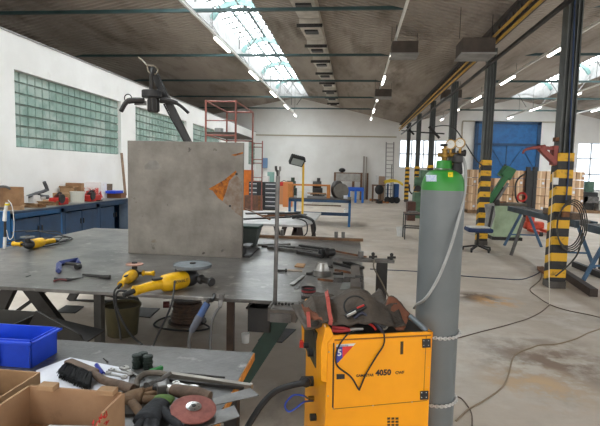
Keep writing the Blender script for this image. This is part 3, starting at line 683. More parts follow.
# black bracket lump
t = thing('black_coupling', 'black pipe coupling among the bars at the table right end', 'coupling', Z(328, 252, ZT))
MB().cyl(Z(320, 253, ZT + .04), Z(334, 252, ZT + .04), .035).build('coupling_body', black_paint, t, bevel=.005)
MB().cyl(Z(325, 253, ZT + .04), Z(328, 253, ZT + .04), .05).build('coupling_flange', dark_steel, t)
# polished cone
p = Z(321.5, 277, ZT); p = V((p.x, p.y + .06, ZT))
t = thing('turned_cone', 'polished turned steel cone on a round base', 'machined part', p)
MB().cyl(p, p + V((0, 0, .045)), .072, n=28).build('cone_base', mat('turned_steel', (150,148,144), (120,118,114), 10, .35, .8), t, bevel=.003)
MB().cyl(p + V((0, 0, .045)), p + V((0, 0, .1)), .058, .036, n=28).build('cone_top', bright_steel, t, smooth=True)
# tin can
p = Z(307.5, 300, ZT); p.y += .045
t = thing('tin_can', 'black tin can with a dark red band on the table front edge', 'can', p)
MB().lathe([(.045, 0), (.046, .066), (.048, .069), (.044, .069), (.043, .02), (.0, .02)], p, n=24).build('can_body', black_paint, t)
MB().lathe([(.0463, .045), (.0465, .056), (.046, .056)], p, n=24).build('can_band', mat('dark_red_band', (120,30,36), None), t)
m = MB()
for i in range(9): a_ = -2.6 + i * .27; m.box(p + V((.0467 * math.cos(a_), .0467 * math.sin(a_), .03)), (.007, .007, .014))
m.build('can_marks', mat('can_grey_marks', (130,130,132), None), t)
# light strips, cards, channels
one(MB().prism([Z(289.5, 284.5, ZT + .004), Z(293.5, 285.5, ZT + .004), Z(305, 276.5, ZT + .004), Z(302.5, 275.5, ZT + .004)], (0, 0, .006)), 'flat_strip', bright_steel, 'bright flat steel strip lying left of the cone', 'strip')
one(MB().prism([Z(294.5, 267, ZT + .001), Z(303.5, 268, ZT + .001), Z(305.5, 264.5, ZT + .001), Z(297, 264, ZT + .001)], (0, 0, .008)), 'wooden_block', wood, 'small tan board chip lying on the table', 'board')
one(MB().prism([Z(287, 271, ZT + .001), Z(302, 272, ZT + .001), Z(302.5, 270, ZT + .001), Z(288, 269.5, ZT + .001)], (0, 0, .005)), 'flat_strip', mat('tan_strip', (140,124,108), None), 'dull tan strip lying in front of the board chip', 'strip')
for (x0, x1, yb_, l) in ((333.5, 343, 282.5, 'short steel channel lying in front of the cone, the left one'), (344, 355, 282, 'short steel channel lying right beside its twin')):
    a = Z(x0, yb_, ZT); b_ = Z(x1, yb_, ZT); m = MB(); L_ = b_.x - a.x
    m.bb(a.x, b_.x, a.y, a.y + .006, ZT, ZT + .035); m.bb(a.x, b_.x, a.y + .1, a.y + .106, ZT, ZT + .035); m.bb(a.x, b_.x, a.y, a.y + .1, ZT + .03, ZT + .036)
    one(m, 'steel_channel', mid_steel, l, 'steel channel', 'short channels by the cone')
one(MB().prism([Z(340, 290, ZT + .001), Z(355, 290, ZT + .001), Z(352, 283, ZT + .001), Z(342, 283, ZT + .001)], (0, 0, .004)), 'glass_plate', mat('pale_plate', (146,150,148), (120,124,122), 8, .3, .3), 'pale thin plate lying in front of the short channels', 'plate')
one(MB().bb(tX1 - .1, tX1 - .03, tY0 + .35, tY0 + 1.1, ZT + .001, ZT + .03), 'flat_bar', mat('brown_grey_bar', (96,88,80), (78,70,64), 7, .6, .3), 'brown grey flat bar lying along the table right edge', 'bar')
m = MB().beam(Z(306, 264.5, ZT + .01), Z(318, 262, ZT + .01), .02, .01)
for px, py_, l in ((327, 268, 'steel nut block on the table behind the cone'), (310, 275, 'dark bolt lying left of the cone base'), (281, 272, 'dark knob lying beside the fork rod'), (337, 275, 'rusty washer stack on the table')):
    c = Z(px, py_, ZT); t = thing('bolt', l, 'bolt', c, 'loose bolts on the table')
    MB().cyl(c + V((-.03, 0, .01)), c + V((.03, .01, .01)), .009, n=8).build('bolt_shank', dark_steel, t); MB().cyl(c + V((.03, .01, .012)), c + V((.045, .013, .012)), .016, n=6).build('bolt_head', dark_steel, t)

for (p_, q_, w_, h_, mm_, l_) in (((268, 247.5), (312, 252.5), .03, .03, mid_steel, 'grey square bar lying beside the dark flat bar'), ((345, 262), (362, 268), .05, .02, dark_steel, 'dark offcut near the table right edge'), ((318, 279), (333, 281), .02, .012, rust, 'small rusty strip before the cone'), ((346, 277), (362, 279), .07, .03, dark_steel, 'dark channel offcut behind the short channels'), ((296, 289), (300, 283), .03, .004, mid_steel, 'tiny steel offcut left of the tin can')):
    one(MB().beam(Z(*p_, ZT + h_ / 2 + .001), Z(*q_, ZT + h_ / 2 + .001), w_, h_), 'steel_offcut', mm_, l_, 'offcut', 'offcuts on the welding table')
# pedestal post with a flat bar and clamps
Yp = 4.1; c = Y(382, 262, Yp)
t = thing('steel_pedestal', 'dark steel post with a long flat arm beside the table right end', 'stand', (c.x, Yp, 0))
MB().bb(c.x - .045, c.x + .045, Yp - .045, Yp + .045, .012, c.z).build('post', dark_steel, t); MB().bb(c.x - .15, c.x + .15, Yp - .15, Yp + .15, 0, .012).build('foot_plate', dark_steel, t)
a = Y(332, 258.5, Yp); b_ = Y(394, 262, Yp); 
MB().beam(V((a.x, Yp, c.z + .012)), V((b_.x, Yp, c.z + .012)), .09, .024).build('arm', mid_steel, t)
for px in (373, 391.5):
    x = Y(px, 258, Yp).x; cl = MB().cyl((x, Yp, c.z + .024), (x, Yp, c.z + .06), .012).build('clamp_bolt', dark_steel, t)
    MB().cyl((x - .035, Yp, c.z + .04), (x + .035, Yp, c.z + .045), .01).build('clamp_handle', dark_steel, cl)
    MB().ball((x, Yp, c.z + .066), .016).build('clamp_knob', dark_steel, cl)
x = Y(361, 250, Yp).x; one(MB().cyl((x, Yp, c.z + .025), (x, Yp, c.z + .085), .023, n=16), 'steel_cylinder', mid_steel, 'grey steel cylinder standing on the flat arm of the post', 'cylinder')
one(MB().tube([(b_.x - .17, Yp - .06, c.z + .02), Y(374, 268, Yp - .2), Y(382, 283, Yp - .3), Y(388, 296, Yp - .35), Y(393, 306, Yp - .4)], .006, sm=5), 'thin_hose', mat('brown_hose', (92,82,66), None), 'thin brown hose hanging from the flat arm of the post', 'hose')

# ================================================================ things on the floor under the big table
def floor_tub(label, px, py_, w, h, m, name, cat):
    c = Z(px, py_, 0); c.y += w * .45
    t = thing(name, label, cat, c)
    MB().lathe([(.0, .0), (w * .42, 0), (w * .5, h), (w * .53, h), (w * .53, h - .02), (w * .49, h - .02), (w * .47, h - .03)], c, n=24).build('bucket_body', m, t, smooth=True)
    return t
t = floor_tub('dull yellow bucket on the floor under the welding table', 115, 339, .34, .3, mat('dull_yellow', (82,74,44), (64,58,36), 5), 'bucket', 'bucket')
MB().lathe([(.0, .26), (.15, .26)], V(t['w']), n=20).build('bucket_content', dark_steel, t)
c = Z(181, 328, 0); c.y += .2
t = thing('cable_reel', 'brown cable reel standing on the floor under the table', 'cable reel', c)
MB().lathe([(.2, 0), (.2, .02), (.05, .02), (.05, .24), (.15, .24), (.15, .26), (.0, .26)], c, n=28).build('reel_drum', mat('brown_drum', (70,56,48), (52,42,38), 8), t)
m = MB()
for i in range(7): m.torus(c + V((0, 0, .04 + .028 * i)), .135 + .012 * (i % 2) + .02 * (i < 3), .017, n=28)
m.build('wound_cable', mat('brown_cable', (86,66,52), (62,50,44), 20), t)
MB().cyl(c + V((-.18, -.06, .2)), c + V((-.24, -.08, .2)), .035).build('reel_plug', mat('dark_red_plug', (96,40,36), None), t)
one(MB().tube([c + V((.15, -.05, .03)), c + V((.3, -.2, .015)), c + V((.1, -.32, .015)), c + V((-.25, -.25, .015)), c + V((-.3, 0, .015)), c + V((-.1, .3, .015))], .01, sm=6), 'loose_cable', black_rubber, 'loose black cable on the floor around the cable reel', 'cable')
c = Z(244.5, 344, 0); c.y += .04
one(MB().lathe([(.0, 0), (.034, 0), (.04, .09), (.036, .09), (.03, .01)], c, n=16), 'plastic_cup', white_plastic, 'white cup standing on the floor under the table', 'cup')
for (pts, l, h) in (([(55, 313), (75, 313.5), (84, 307), (66, 306)], 'flat steel plate on the floor by the back left leg', .012), ([(128, 316), (150, 318), (160, 309), (140, 308)], 'flat steel plate on the floor by the second back leg', .01), ([(258, 341), (282, 343), (296, 330), (270, 328)], 'thin square plate on the floor under the table right end', .01)):
    one(MB().prism([Z(x, y, .001) for x, y in pts], (0, 0, h)), 'floor_plate', dark_steel, l, 'plate', 'steel plates on the floor')
c = Z(150, 348, 0)
one(MB().bb(-2.0, -1.15, 3.45, 3.95, 0, .06), 'steel_pallet', mat('dark_pallet', (52,54,56), (40,42,44), 6, .7), 'dark low steel pallet on the floor under the front of the table', 'pallet')
# sloping black tray and black open bin at the left
def Yq(px, py_, y=2.75): return Y(px, py_, y)
t = thing('sheet_chute', 'dark sheet metal chute leaning under the left front of the table', 'chute', Z(60, 360, 0.3))
y0 = 2.62; A = Y(27, 329, y0); B = Y(35.5, 311, y0); D = Y(84, 343, y0)
MB().prism([A, B, Y(80, 335, y0), D], (0, .012, 0)).build('chute_side', mat('dark_sheet', (54,52,48), (42,40,38), 6, .6, .3), t)
MB().prism([A, D, D + V((0, .24, 0)), A + V((0, .24, 0))], (0, 0, -.01)).build('chute_floor', dark_steel, t)
MB().beam(V((A.x + .15, y0 + .1, 0)), V((A.x + .15, y0 + .1, A.z - .03)), .03).build('chute_leg', dark_steel, t); MB().beam(V((D.x - .08, y0 + .1, 0)), V((D.x - .08, y0 + .1, D.z)), .03).build('chute_leg', dark_steel, t)
# ================================================================ NEAR TABLE
ZN = .8; e = Z(253.5, 352.5, ZN); nY1 = e.y; nX1 = e.x
nt = thing('near_bench', 'grey steel topped workbench in the foreground with a rusty orange edge', 'workbench', (-1.3, 1.5, 0))
MB().bb(-2.3, nX1, .75, nY1, ZN - .02, ZN).build('bench_top', mat('near_top', (108,107,106), (82,81,80), 4, .38, .3, .08, lo=.38, hi=.62, c3=(168,165,160), scale3=8, lo3=.6, hi3=.76, bscale=40), nt)
MB().bb(nX1, nX1 + .006, .75, nY1, ZN - .035, ZN - .002).build('bench_edge', mat('orange_edge', (206,132,40), (150,96,44), 30, .6), nt)
m = MB(); m.bb(-2.25, nX1 - .03, nY1 - .1, nY1 - .05, ZN - .1, ZN - .02); m.bb(-2.25, nX1 - .03, .8, .85, ZN - .1, ZN - .02); m.build('bench_rail', dark_steel, nt)
for x, y in ((nX1 - .08, nY1 - .08), (nX1 - .08, .85), (-2.2, nY1 - .08), (-2.2, .85)): MB().bb(x - .03, x + .03, y - .03, y + .03, 0, ZN - .02).build('leg', dark_steel, nt)
MB().bb(-2.2, nX1 - .08, 1.2, nY1 - .1, .35, .37).build('bench_shelf', dark_steel, nt)
def N_(px, py_, h=0): return Z(px, py_, ZN + h)
# blue bin
bx1 = -1.315; by0 = 1.81; by1 = 1.985; bx0 = bx1 - .3; hb_ = .108
t = thing('storage_bin', 'blue plastic storage bin on the workbench behind the cartons', 'bin', ((bx0 + bx1) / 2, (by0 + by1) / 2, ZN))
m = MB(); w_ = .006; e2 = .012
def wall(p, q2, h0, h1):
    p = V(p); q2 = V(q2); c_ = V(((bx0 + bx1) / 2, (by0 + by1) / 2, 0)); 
    op, oq = (p - c_).normalized() * e2, (q2 - c_).normalized() * e2; d = (q2 - p).normalized(); n = V((-d.y, d.x, 0)) * w_
    if n.dot(p - c_) > 0: n = -n
    m.hexa([p, q2, q2 + n, p + n, p + op + V((0, 0, h0)), q2 + oq + V((0, 0, h1)), q2 + oq + n + V((0, 0, h1)), p + op + n + V((0, 0, h0))])
b0 = (bx0, by0, ZN); b1 = (bx1, by0, ZN); b2 = (bx1, by1, ZN); b3 = (bx0, by1, ZN)
wall(b0, b1, hb_, hb_); wall(b1, b2, hb_, hb_); wall(b2, b3, hb_, hb_); wall(b3, b0, .07, .07); m.bb(bx0, bx1, by0, by1, ZN, ZN + .006)
m.build('bin_body', blue_plastic, t)
m = MB(); z_ = ZN + hb_; q_ = e2 + .006
m.bb(bx0 - q_, bx1 + q_, by0 - q_, by0 - q_ + .016, z_ - .006, z_ + .006); m.bb(bx0 - q_, bx1 + q_, by1 + q_ - .016, by1 + q_, z_ - .006, z_ + .006); m.bb(bx1 + q_ - .016, bx1 + q_, by0 - q_, by1 + q_, z_ - .006, z_ + .006)
m.build('bin_rim', blue_plastic, t, bevel=.002)
m = MB()
for i in range(3): m.bb(bx0 + .01 + .14 * i, bx0 + .02 + .14 * i, by0 - .014, by0 - .002, ZN + .01, z_ - .006)
m.build('bin_rib', blue_plastic, t)
one(MB().lathe([(.0, 0), (.07, 0), (.08, .01)], ((bx0 + bx1) / 2, (by0 + by1) / 2, ZN + .0065), n=16), 'metal_shavings', black_paint, 'dark oily dirt on the floor of the blue bin', 'dirt')
# black open bin behind on chute left
A = Y(0, 331, 2.55); B = Y(17, 323, 2.55)
t = thing('black_bin', 'black sheet metal bin at the left edge behind the blue bin', 'bin', (A.x, 2.7, A.z - .16))
m = MB(); x0, x1 = A.x - .35, B.x; zt_ = B.z
m.hexa([(x0, 2.55, zt_ - .16), (x1 - .08, 2.55, zt_ - .16), (x1 - .08, 2.56, zt_ - .16), (x0, 2.56, zt_ - .16), (x0, 2.52, zt_), (x1, 2.52, zt_), (x1, 2.53, zt_), (x0, 2.53, zt_)])
m.hexa([(x1 - .09, 2.55, zt_ - .16), (x1 - .08, 2.55, zt_ - .16), (x1 - .08, 2.75, zt_ - .16), (x1 - .09, 2.75, zt_ - .16), (x1 - .01, 2.52, zt_), (x1, 2.52, zt_), (x1, 2.78, zt_), (x1 - .01, 2.78, zt_)])
m.bb(x0, x1 - .08, 2.55, 2.75, zt_ - .17, zt_ - .16); m.hexa([(x0, 2.74, zt_ - .16), (x1 - .08, 2.74, zt_ - .16), (x1 - .08, 2.75, zt_ - .16), (x0, 2.75, zt_ - .16), (x0, 2.77, zt_), (x1, 2.77, zt_), (x1, 2.78, zt_), (x0, 2.78, zt_)])
m.build('bin_body', mat('dark_sheet', (54,52,48), None), t); MB().bb(x0 + .1, x0 + .16, 2.6, 2.7, 0, zt_ - .17).build('bin_stand', dark_steel, t)
# small carton with folded flaps
t = carton('small cardboard box with folded flaps, left of the large open carton', (-1.265, 1.41, ZN), (.31, .32, .1), 0, cardboard, (0, 0, 0, 0))
c_ = V((-1.265, 1.41, ZN))
MB().prism([c_ + V((-.15, -.16, .1)), c_ + V((-.15, .16, .1)), c_ + V((-.03, .13, .12)), c_ + V((-.05, -.12, .12))], (0, 0, .004)).build('box_flap', cardboard, t)
MB().prism([c_ + V((-.15, -.16, .1)), c_ + V((.15, -.16, .1)), c_ + V((.12, -.05, .085)), c_ + V((-.1, -.06, .12))], (0, 0, .004)).build('box_flap', cardboard, t)
# large open carton in front
cx0, cx1, cy1, cz = -.935, -.638, 1.274, ZN + .2
cy0 = cy1 - .42; lc = thing('large_carton', 'large open cardboard box in the bottom left corner with red handwriting', 'box', ((cx0 + cx1) / 2, (cy0 + cy1) / 2, ZN))
m = MB(); tt = .007; cx0 -= .0
m.bb(cx0, cx1, cy0, cy1, ZN, ZN + tt)
m.bb(cx0, cx1, cy1 - tt, cy1, ZN, cz); m.bb(cx0, cx1, cy0, cy0 + tt, ZN, cz); m.bb(cx0, cx0 + tt, cy0, cy1, ZN, cz)
m.prism([(cx1 - tt, cy0, ZN), (cx1 - tt, cy1, ZN), (cx1 - tt, cy1, cz), (cx1 - tt, cy1 - .12, cz), (cx1 - tt, cy1 - .125, cz - .02), (cx1 - tt, cy1 - .2, cz - .02), (cx1 - tt, cy1 - .205, cz), (cx1 - tt, cy0, cz)], (tt, 0, 0))
m.build('box_body', mat('carton_brown', (172,136,102), (152,118,88), 4, .85, 0, .04, c3=(122,90,66), scale3=9, lo3=.62, hi3=.78), lc)
for px in (49, 108):
    p = Z(px, 388 + (px - 49) * .08, cz); MB().bb(p.x - .025, p.x + .025, cy1 - tt - .022, cy1 + .004, cz - .001, cz + .014).build('box_tab', cardboard, lc, bevel=.002)
redink = mat('red_ink', (190,40,34), None)
def carton_ink(pts, name='handwriting'):
    P_ = []
    for (px, py_) in pts:
        q3 = X(px, py_, cx1 + .001); P_.append(q3)
    MB().tube(P_, .0013, n=5, sm=5).build(name, redink, lc)
carton_ink([(92, 424), (94, 420), (93, 426)]); carton_ink([(96, 426), (98, 421), (100, 423), (99, 417)])
carton_ink([(100, 419), (101.5, 414), (101, 419), (103, 416), (104, 418), (105, 414), (105, 418), (107, 415), (106, 411)]); carton_ink([(104, 424), (107, 421), (106, 425), (109, 420)])
pp = N_(40, 420, .08)
pb_ = MB(); x0, x1 = cx0 + .07, cx1 - .03
for i in range(4):
    pb_.box(((x0 + x1) / 2 + .004 * i, cy1 - .13 + .003 * i, ZN + .09 + i * .0025 + .002), (x1 - x0 - .02, .2, .002), Matrix.Rotation(.05 * (i - 1), 3, 'Z'))
one(pb_, 'paper_stack', white_paper, 'white sheets of paper inside the large open carton', 'paper')
one(MB().bb(cx0 + .01, cx1 - .01, cy0 + .02, cy1 - .012, ZN + .008, ZN + .089), 'packed_goods', cardboard_d, 'brown packed carton lying under the paper in the large box', 'box')
# paper under the brush
one(MB().prism([N_(36, 371, .001), N_(36, 383, .001), N_(100, 396, .001), N_(128, 384, .001), N_(131, 370, .001), N_(76, 359, .001), N_(70, 358, .001)], (0, 0, .003)), 'paper_sheet', white_paper, 'white sheet of paper lying under the hand brush', 'paper')
# hand brush
t = thing('hand_brush', 'hand brush with long black bristles and a worn wooden handle', 'brush', N_(80, 378))
wd = N_(68, 364, .035); we = N_(92, 375, .035)
bm_ = MB(); A = N_(69, 362.5, .03); B = N_(93, 372.5, .03); dv = (B - A); nrm = V((-dv.y, dv.x, 0)).normalized()
nrm = (N_(66, 386, .03) - N_(80, 367, .03)); nrm.z = 0; nrm.normalize()
MB().beam(A - dv * .05, B + dv * .1, .04, .028).build('brush_back', wood_d, t, bevel=.008)
random.seed(3)
for i in range(1300):
    u = random.random(); s0 = A + dv * u + nrm * random.uniform(.0, .012) + V((0, 0, random.uniform(-.012, .012)))
    sp_ = (u - .5) * .035; L_ = random.uniform(.07, .105)
    ee = s0 + nrm * L_ + dv.normalized() * (sp_ + random.uniform(-.01, .01)) ; ee.z = ZN + .008 + random.uniform(0, .026)
    mid = (s0 + ee) / 2 + V((0, 0, .008))
    bm_.tube([s0, mid, ee], .0016, n=3)
bs = bm_.build('bristles', black_rubber, t); bs['kind'] = 'stuff'
MB().tube([B + dv * .02, N_(103, 380, .03), N_(120, 385, .024), N_(133, 389.5, .02)], .016, n=10, sm=3, rr=lambda q5: .014 + .006 * q5).build('handle', wood_d, t, smooth=True)
# screwdriver, wrenches
t = thing('screwdriver', 'screwdriver with a blue handle beside the hand brush', 'screwdriver', N_(99, 369))
MB().tube([N_(96.5, 365, .02), N_(99, 369, .018), N_(103, 374, .014)], .009, n=8).build('handle', mat('indigo_handle', (44,56,150), None, rough=.3), t, smooth=True); MB().cyl(N_(103, 374, .014), N_(112, 383, .008), .003, n=6).build('blade', bright_steel, t)
def wrench(a, b, l, s=1):
    a = N_(*a, .008); b = N_(*b, .008); t = thing('wrench', l, 'wrench', (a + b) / 2 + V((0, 0, -.008)), 'wrenches beside the brush')
    MB().beam(a, b, .012 * s, .006).build('wrench_shaft', bright_steel, t); d = (a - b).normalized(); s_ = V((-d.y, d.x, 0)); r = .017 * s
    MB().prism([a - d * r - s_ * r * .6, a - s_ * r, a + d * r * 1.2 - s_ * r * .9, a + d * r * 1.1 - s_ * r * .35, a + d * r * .1 - s_ * r * .3, a + d * r * .1 + s_ * r * .3, a + d * r * 1.1 + s_ * r * .35, a + d * r * 1.2 + s_ * r * .9, a + s_ * r, a - d * r + s_ * r * .6], (0, 0, .008)).build('open_jaw', bright_steel, t)
    MB().torus(b, .013 * s, .005, (0, 0, 1), n=16, k=6).build('ring_end', bright_steel, t)
wrench((125, 369), (141, 377.5), 'large open ended wrench lying right of the screwdriver'); wrench((108, 374), (124, 377), 'small chrome wrench lying behind the brush handle', .7); wrench((112, 370.5), (130, 374), 'small wrench lying behind the other wrenches', .6)
wrench((193, 388), (176, 383), 'chrome ring wrench lying behind the hammer handle', .9)
one(MB().cyl(N_(103.5, 358.5, .004), N_(108, 362, .004), .003, n=6), 'small_pin', dark_steel, 'small dark pin lying alone on the workbench top', 'pin')
# green-black knobs
t = thing('valve_handles', 'black ribbed and green valve handles behind the C-clamp', 'valve', N_(148, 370))
for i, (px, py_, mm) in enumerate(((137, 368, black_rubber), (143, 366, black_rubber), (148, 369, black_rubber))):
    c = N_(px, py_, 0); k_ = MB()
    for j in range(5): k_.cyl(c + V((0, 0, .002 + .012 * j)), c + V((0, 0, .010 + .012 * j)), .021 - .003 * (j % 2), n=12)
    k_.cyl(c, c + V((0, 0, .06)), .016, n=10); k_.build('ribbed_knob', mat('dark_green_rubber', (26,40,34), (20,28,26), 9), t)
MB().tube([N_(150, 372, .015), N_(157, 370, .018), N_(161, 368, .015)], .012, sm=3).build('green_grip', mat('bright_green', (34,120,56), None), t)
# rods
one(MB().tube([N_(150, 372, .006), N_(190, 374, .006), N_(225, 377.5, .006)], .004), 'thin_rod', dark_steel, 'thin dark rod lying across the workbench top', 'rod')
one(MB().beam(N_(168, 374.5, .012), N_(252, 387, .012), .022, .02), 'steel_bar', mat('light_bar', (150,144,134), (120,114,106), 7, .4, .6), 'long light steel square bar across the workbench, overhanging its right edge', 'bar')
one(MB().beam(N_(170, 380, .008), N_(244, 388.5, .008), .01, .01), 'steel_bar', dark_steel, 'dark thin bar lying under the light square bar', 'bar')
# flat steel strips overhanging
one(MB().prism([N_(210, 400, .03), N_(214, 406, .03), N_(259, 396, .03), N_(250, 388.5, .03)], (0, 0, .003)), 'flat_plate', mid_steel, 'grey flat steel strip overhanging the bench edge, the back one', 'plate')
one(MB().prism([N_(200, 418, .022), N_(206, 428, .022), N_(240, 417, .022), N_(234, 406, .022)], (0, 0, .003)), 'flat_plate', mid_steel, 'grey flat steel strip under the sanding disc, the front one', 'plate')
# C clamp and hammer
t = thing('c_clamp', 'worn steel C-clamp lying behind the wooden hammer', 'clamp', N_(150, 384))
MB().tube([N_(136, 388, .02), N_(138, 379, .03), N_(146, 373.5, .035), N_(158, 373, .035), N_(168, 375, .03)], .012, n=8, sm=4).build('clamp_frame', mat('worn_clamp', (112,104,94), (86,78,70), 9, .5, .5), t, smooth=True)
MB().tube([N_(150, 384, .03), N_(160, 380, .036), N_(170, 373, .035)], .009, n=8, sm=3).build('clamp_screw', mid_steel, t)
MB().cyl(N_(147, 387, .03), N_(153, 384, .03), .018).build('clamp_swivel', mid_steel, t)
t = thing('hammer', 'hammer with a thick worn wooden handle behind the sanding disc', 'hammer', N_(180, 394))
MB().tube([N_(172, 389.5, .045), N_(184, 392, .045), N_(200, 394.5, .042), N_(210, 397, .04)], .02, n=12, sm=4, rr=lambda q5: .019 + .006 * math.sin(PI * min(1, q5 * 1.1))).build('handle', wood_d, t, smooth=True)
MB().cyl(N_(168, 388.5, .045), N_(173, 390, .045), .016).build('ferrule', bright_steel, t)
MB().box(N_(162, 390, .04), (.035, .04, .05), Matrix.Rotation(.5, 3, 'Z')).build('hammer_head', mid_steel, t, bevel=.004)
MB().cyl(N_(155, 387, .04), N_(160, 388, .042), .014).build('hammer_peen', black_paint, t)
# gloves
def glove(label, palm, fingers, thumb, m, cuff=None, cm=None, h=.02, r=.016):
    t = thing('work_glove', label, 'glove', N_(*palm[0]), 'work gloves')
    g = MB(); P_ = [N_(*p, h * 1.1) for p in palm]
    g.tube(P_, .03, n=12, sm=4, rr=lambda q5: .04 - .004 * math.cos(q5 * 3)); bmesh.ops.scale(g.bm, vec=(1, 1, .6), verts=g.bm.verts, space=Matrix.Translation(-V((0, 0, ZN + h))))
    for f in fingers + [thumb]: g.tube([N_(*p, h) for p in f], r, n=8, sm=3, rr=lambda q5: r * (1.05 - .35 * q5 ** 3))
    g.build('glove_body', m, t, smooth='all')
    if cuff: 
        c = MB(); c.tube([N_(*p, h * 1.3) for p in cuff], .038, n=14, sm=3); bmesh.ops.scale(c.bm, vec=(1, 1, .38), verts=c.bm.verts, space=Matrix.Translation(-V((0, 0, ZN + h)))); c.build('glove_cuff', cm, t, smooth='all')
    return t
dkg = mat('black_glove', (40,43,48), (30,32,36), 12, .8, 0, .2)
brg = mat('brown_glove', (118,92,66), (88,68,50), 9, .85, 0, .2)
glove('brown leather work glove crumpled beside the large carton', [(126, 402), (134, 397), (143, 396)], [[(142, 394), (152, 390), (160, 384)], [(143, 397), (156, 394), (168, 388)], [(143, 400), (158, 400), (170, 402)]], [(132, 402), (138, 410), (142, 418)], brg)
glove('black work glove with a green cuff in front of the sanding disc', [(160, 403), (152, 412), (146, 421)], [[(146, 418), (138, 428), (133, 436)], [(150, 420), (146, 432), (142, 440)], [(154, 421), (154, 434), (151, 442)]], [(162, 410), (172, 419), (180, 426)], dkg, [(165, 396), (161, 401)], mat('green_cuff', (96,126,60), (76,104,48), 10, .8), h=.035)
one(grid_cloth(lambda u, v: N_(128 + 40 * u, 392 + 22 * v, .012 + .03 * max(0, NZ.noise(V((u * 4, v * 4, 2))) + .3)), 14, 12, 'r', mat('dark_cloth', (66,56,46), (44,38,34), 7, .9)) if 0 else MB().box(N_(133, 408, .006), (.14, .1, .01), Matrix.Rotation(.2, 3, 'Z')), 'leather_rag', mat('dark_cloth', (66,56,46), (44,38,34), 7, .9), 'dark brown rag under the gloves', 'rag')
# sanding disc
c = N_(193.5, 408.5, .05)
t = thing('sanding_disc', 'round red sanding disc with a white metal hub on the gloves', 'sanding disc', c)
ax = V((.12, -.12, 1)).normalized()
MB().lathe([(.01, -.004), (.074, -.006), (.076, 0), (.07, .004), (.045, .006), (.0, .005)], c, ax, 36).build('abrasive_ring', mat('abrasive_red', (146,90,82), (122,72,66), 30, .85), t, smooth=True)
MB().lathe([(.012, .002), (.026, .009), (.012, .011), (.0, .011)], c, ax, 24).build('hub_flange', bright_steel, t)
d0_, s0_, u0_ = basis(ax)
for i in range(6): a_ = i * PI / 3; q6 = c + ax * .0085 + (s0_ * math.cos(a_) + u0_ * math.sin(a_)) * .018; MB().cyl(q6 - ax * .001, q6 + ax * .002, .0022, n=8).build('hub_hole', black_paint, t)
MB().cyl(c + ax * .01, c + ax * .013, .007, n=12).build('hub_bore', black_paint, t)
MB().cyl(c - ax * .035, c - ax * .003, .04, .062, n=20).build('backing_pad', black_rubber, t)
# ================================================================ WELDER with its trolley
ZW = .9
A = Z(327.5, 336, ZW); B = Z(433, 332, ZW); u, n = perp(A, B); LW = (B - A).length; DW = .5
if n.y < 0: n = -n
ZD = V((0, 0, 1))
wl = thing('welding_machine', 'yellow welding machine on a trolley in front of the gas bottle', 'welding machine', (A.x + u.x * LW / 2, A.y + u.y * LW / 2, 0))
def W(a, b, z): return V((A.x, A.y, 0)) + u * a + n * b + ZD * z            # a along the side, b into the machine, z height
def Sd(px, py_, off=.001):                                                   # point on the side panel
    d = ray(px, py_); t_ = (V((A.x, A.y, 0)) - n * off - O).dot(n) / d.dot(n); return O + d * t_
def Fr(px, py_, off=.001):                                                   # point on the front face
    d = ray(px, py_); t_ = (V((A.x, A.y, 0)) - u * off - O).dot(u) / d.dot(u); return O + d * t_
m = MB(); m.hexa([W(0, 0, .16), W(LW, 0, .16), W(LW, DW, .16), W(0, DW, .16), W(0, 0, ZW - .03), W(LW, 0, ZW - .03), W(LW, DW, ZW - .03), W(0, DW, ZW - .03)])
m.build('case_body', yellow_weld, wl, bevel=.006)
m = MB(); z0, z1 = ZW - .03, ZW
for a0, a1, b0, b1 in ((0, LW, 0, .012), (0, LW, DW - .012, DW), (0, .012, 0, DW), (LW - .012, LW, 0, DW)): m.hexa([W(a0, b0, z0), W(a1, b0, z0), W(a1, b1, z0), W(a0, b1, z0), W(a0, b0, z1), W(a1, b0, z1), W(a1, b1, z1), W(a0, b1, z1)])
m.build('top_rim', yellow_weld, wl)
MB().hexa([W(.012, .012, z0), W(LW - .012, .012, z0), W(LW - .012, DW - .012, z0), W(.012, DW - .012, z0), W(.012, .012, z0 + .012), W(LW - .012, .012, z0 + .012), W(LW - .012, DW - .012, z0 + .012), W(.012, DW - .012, z0 + .012)]).build('top_mat', black_rubber, wl)
# front hood bulging above the front face
m = MB(); zl = Fr(325, 381).z
prof = [(.004, zl), (-.026, zl + .01), (-.03, ZW - .06), (-.012, ZW + .04), (.012, ZW + .04), (.03, ZW)]
ring0 = [W(a, 0, z) for a, z in prof]; m.prism([p_ - n * .006 for p_ in ring0 + [W(.004, 0, ZW - .03)]], n * (DW + .006))
m.build('front_hood', yellow_weld, wl, bevel=.006)
# control panel, knobs on the front
cp = MB().hexa([W(-.031, .1, zl + .03), W(-.031, DW - .1, zl + .03), W(-.02, DW - .1, zl + .03), W(-.02, .1, zl + .03), W(-.033, .1, ZW - .02), W(-.033, DW - .1, ZW - .02), W(-.02, DW - .1, ZW - .02), W(-.02, .1, ZW - .02)]).build('control_panel', mat('panel_dark', (60,56,40), (40,38,34), 20, .5), wl)
for b, z, r in ((.17, zl + .08, .02), (.28, zl + .075, .014)): MB().cyl(W(-.03, b, z), W(-.055, b, z), r).build('knob', black_rubber, cp)
for b in (.14, .22, .3): MB().hexa([W(-.034, b, ZW - .05), W(-.034, b + .035, ZW - .05), W(-.02, b + .035, ZW - .05), W(-.02, b, ZW - .05), W(-.036, b, ZW - .03), W(-.036, b + .035, ZW - .03), W(-.02, b + .035, ZW - .025), W(-.02, b, ZW - .025)]).build('display', white_plastic if b == .15 else black_paint, cp)
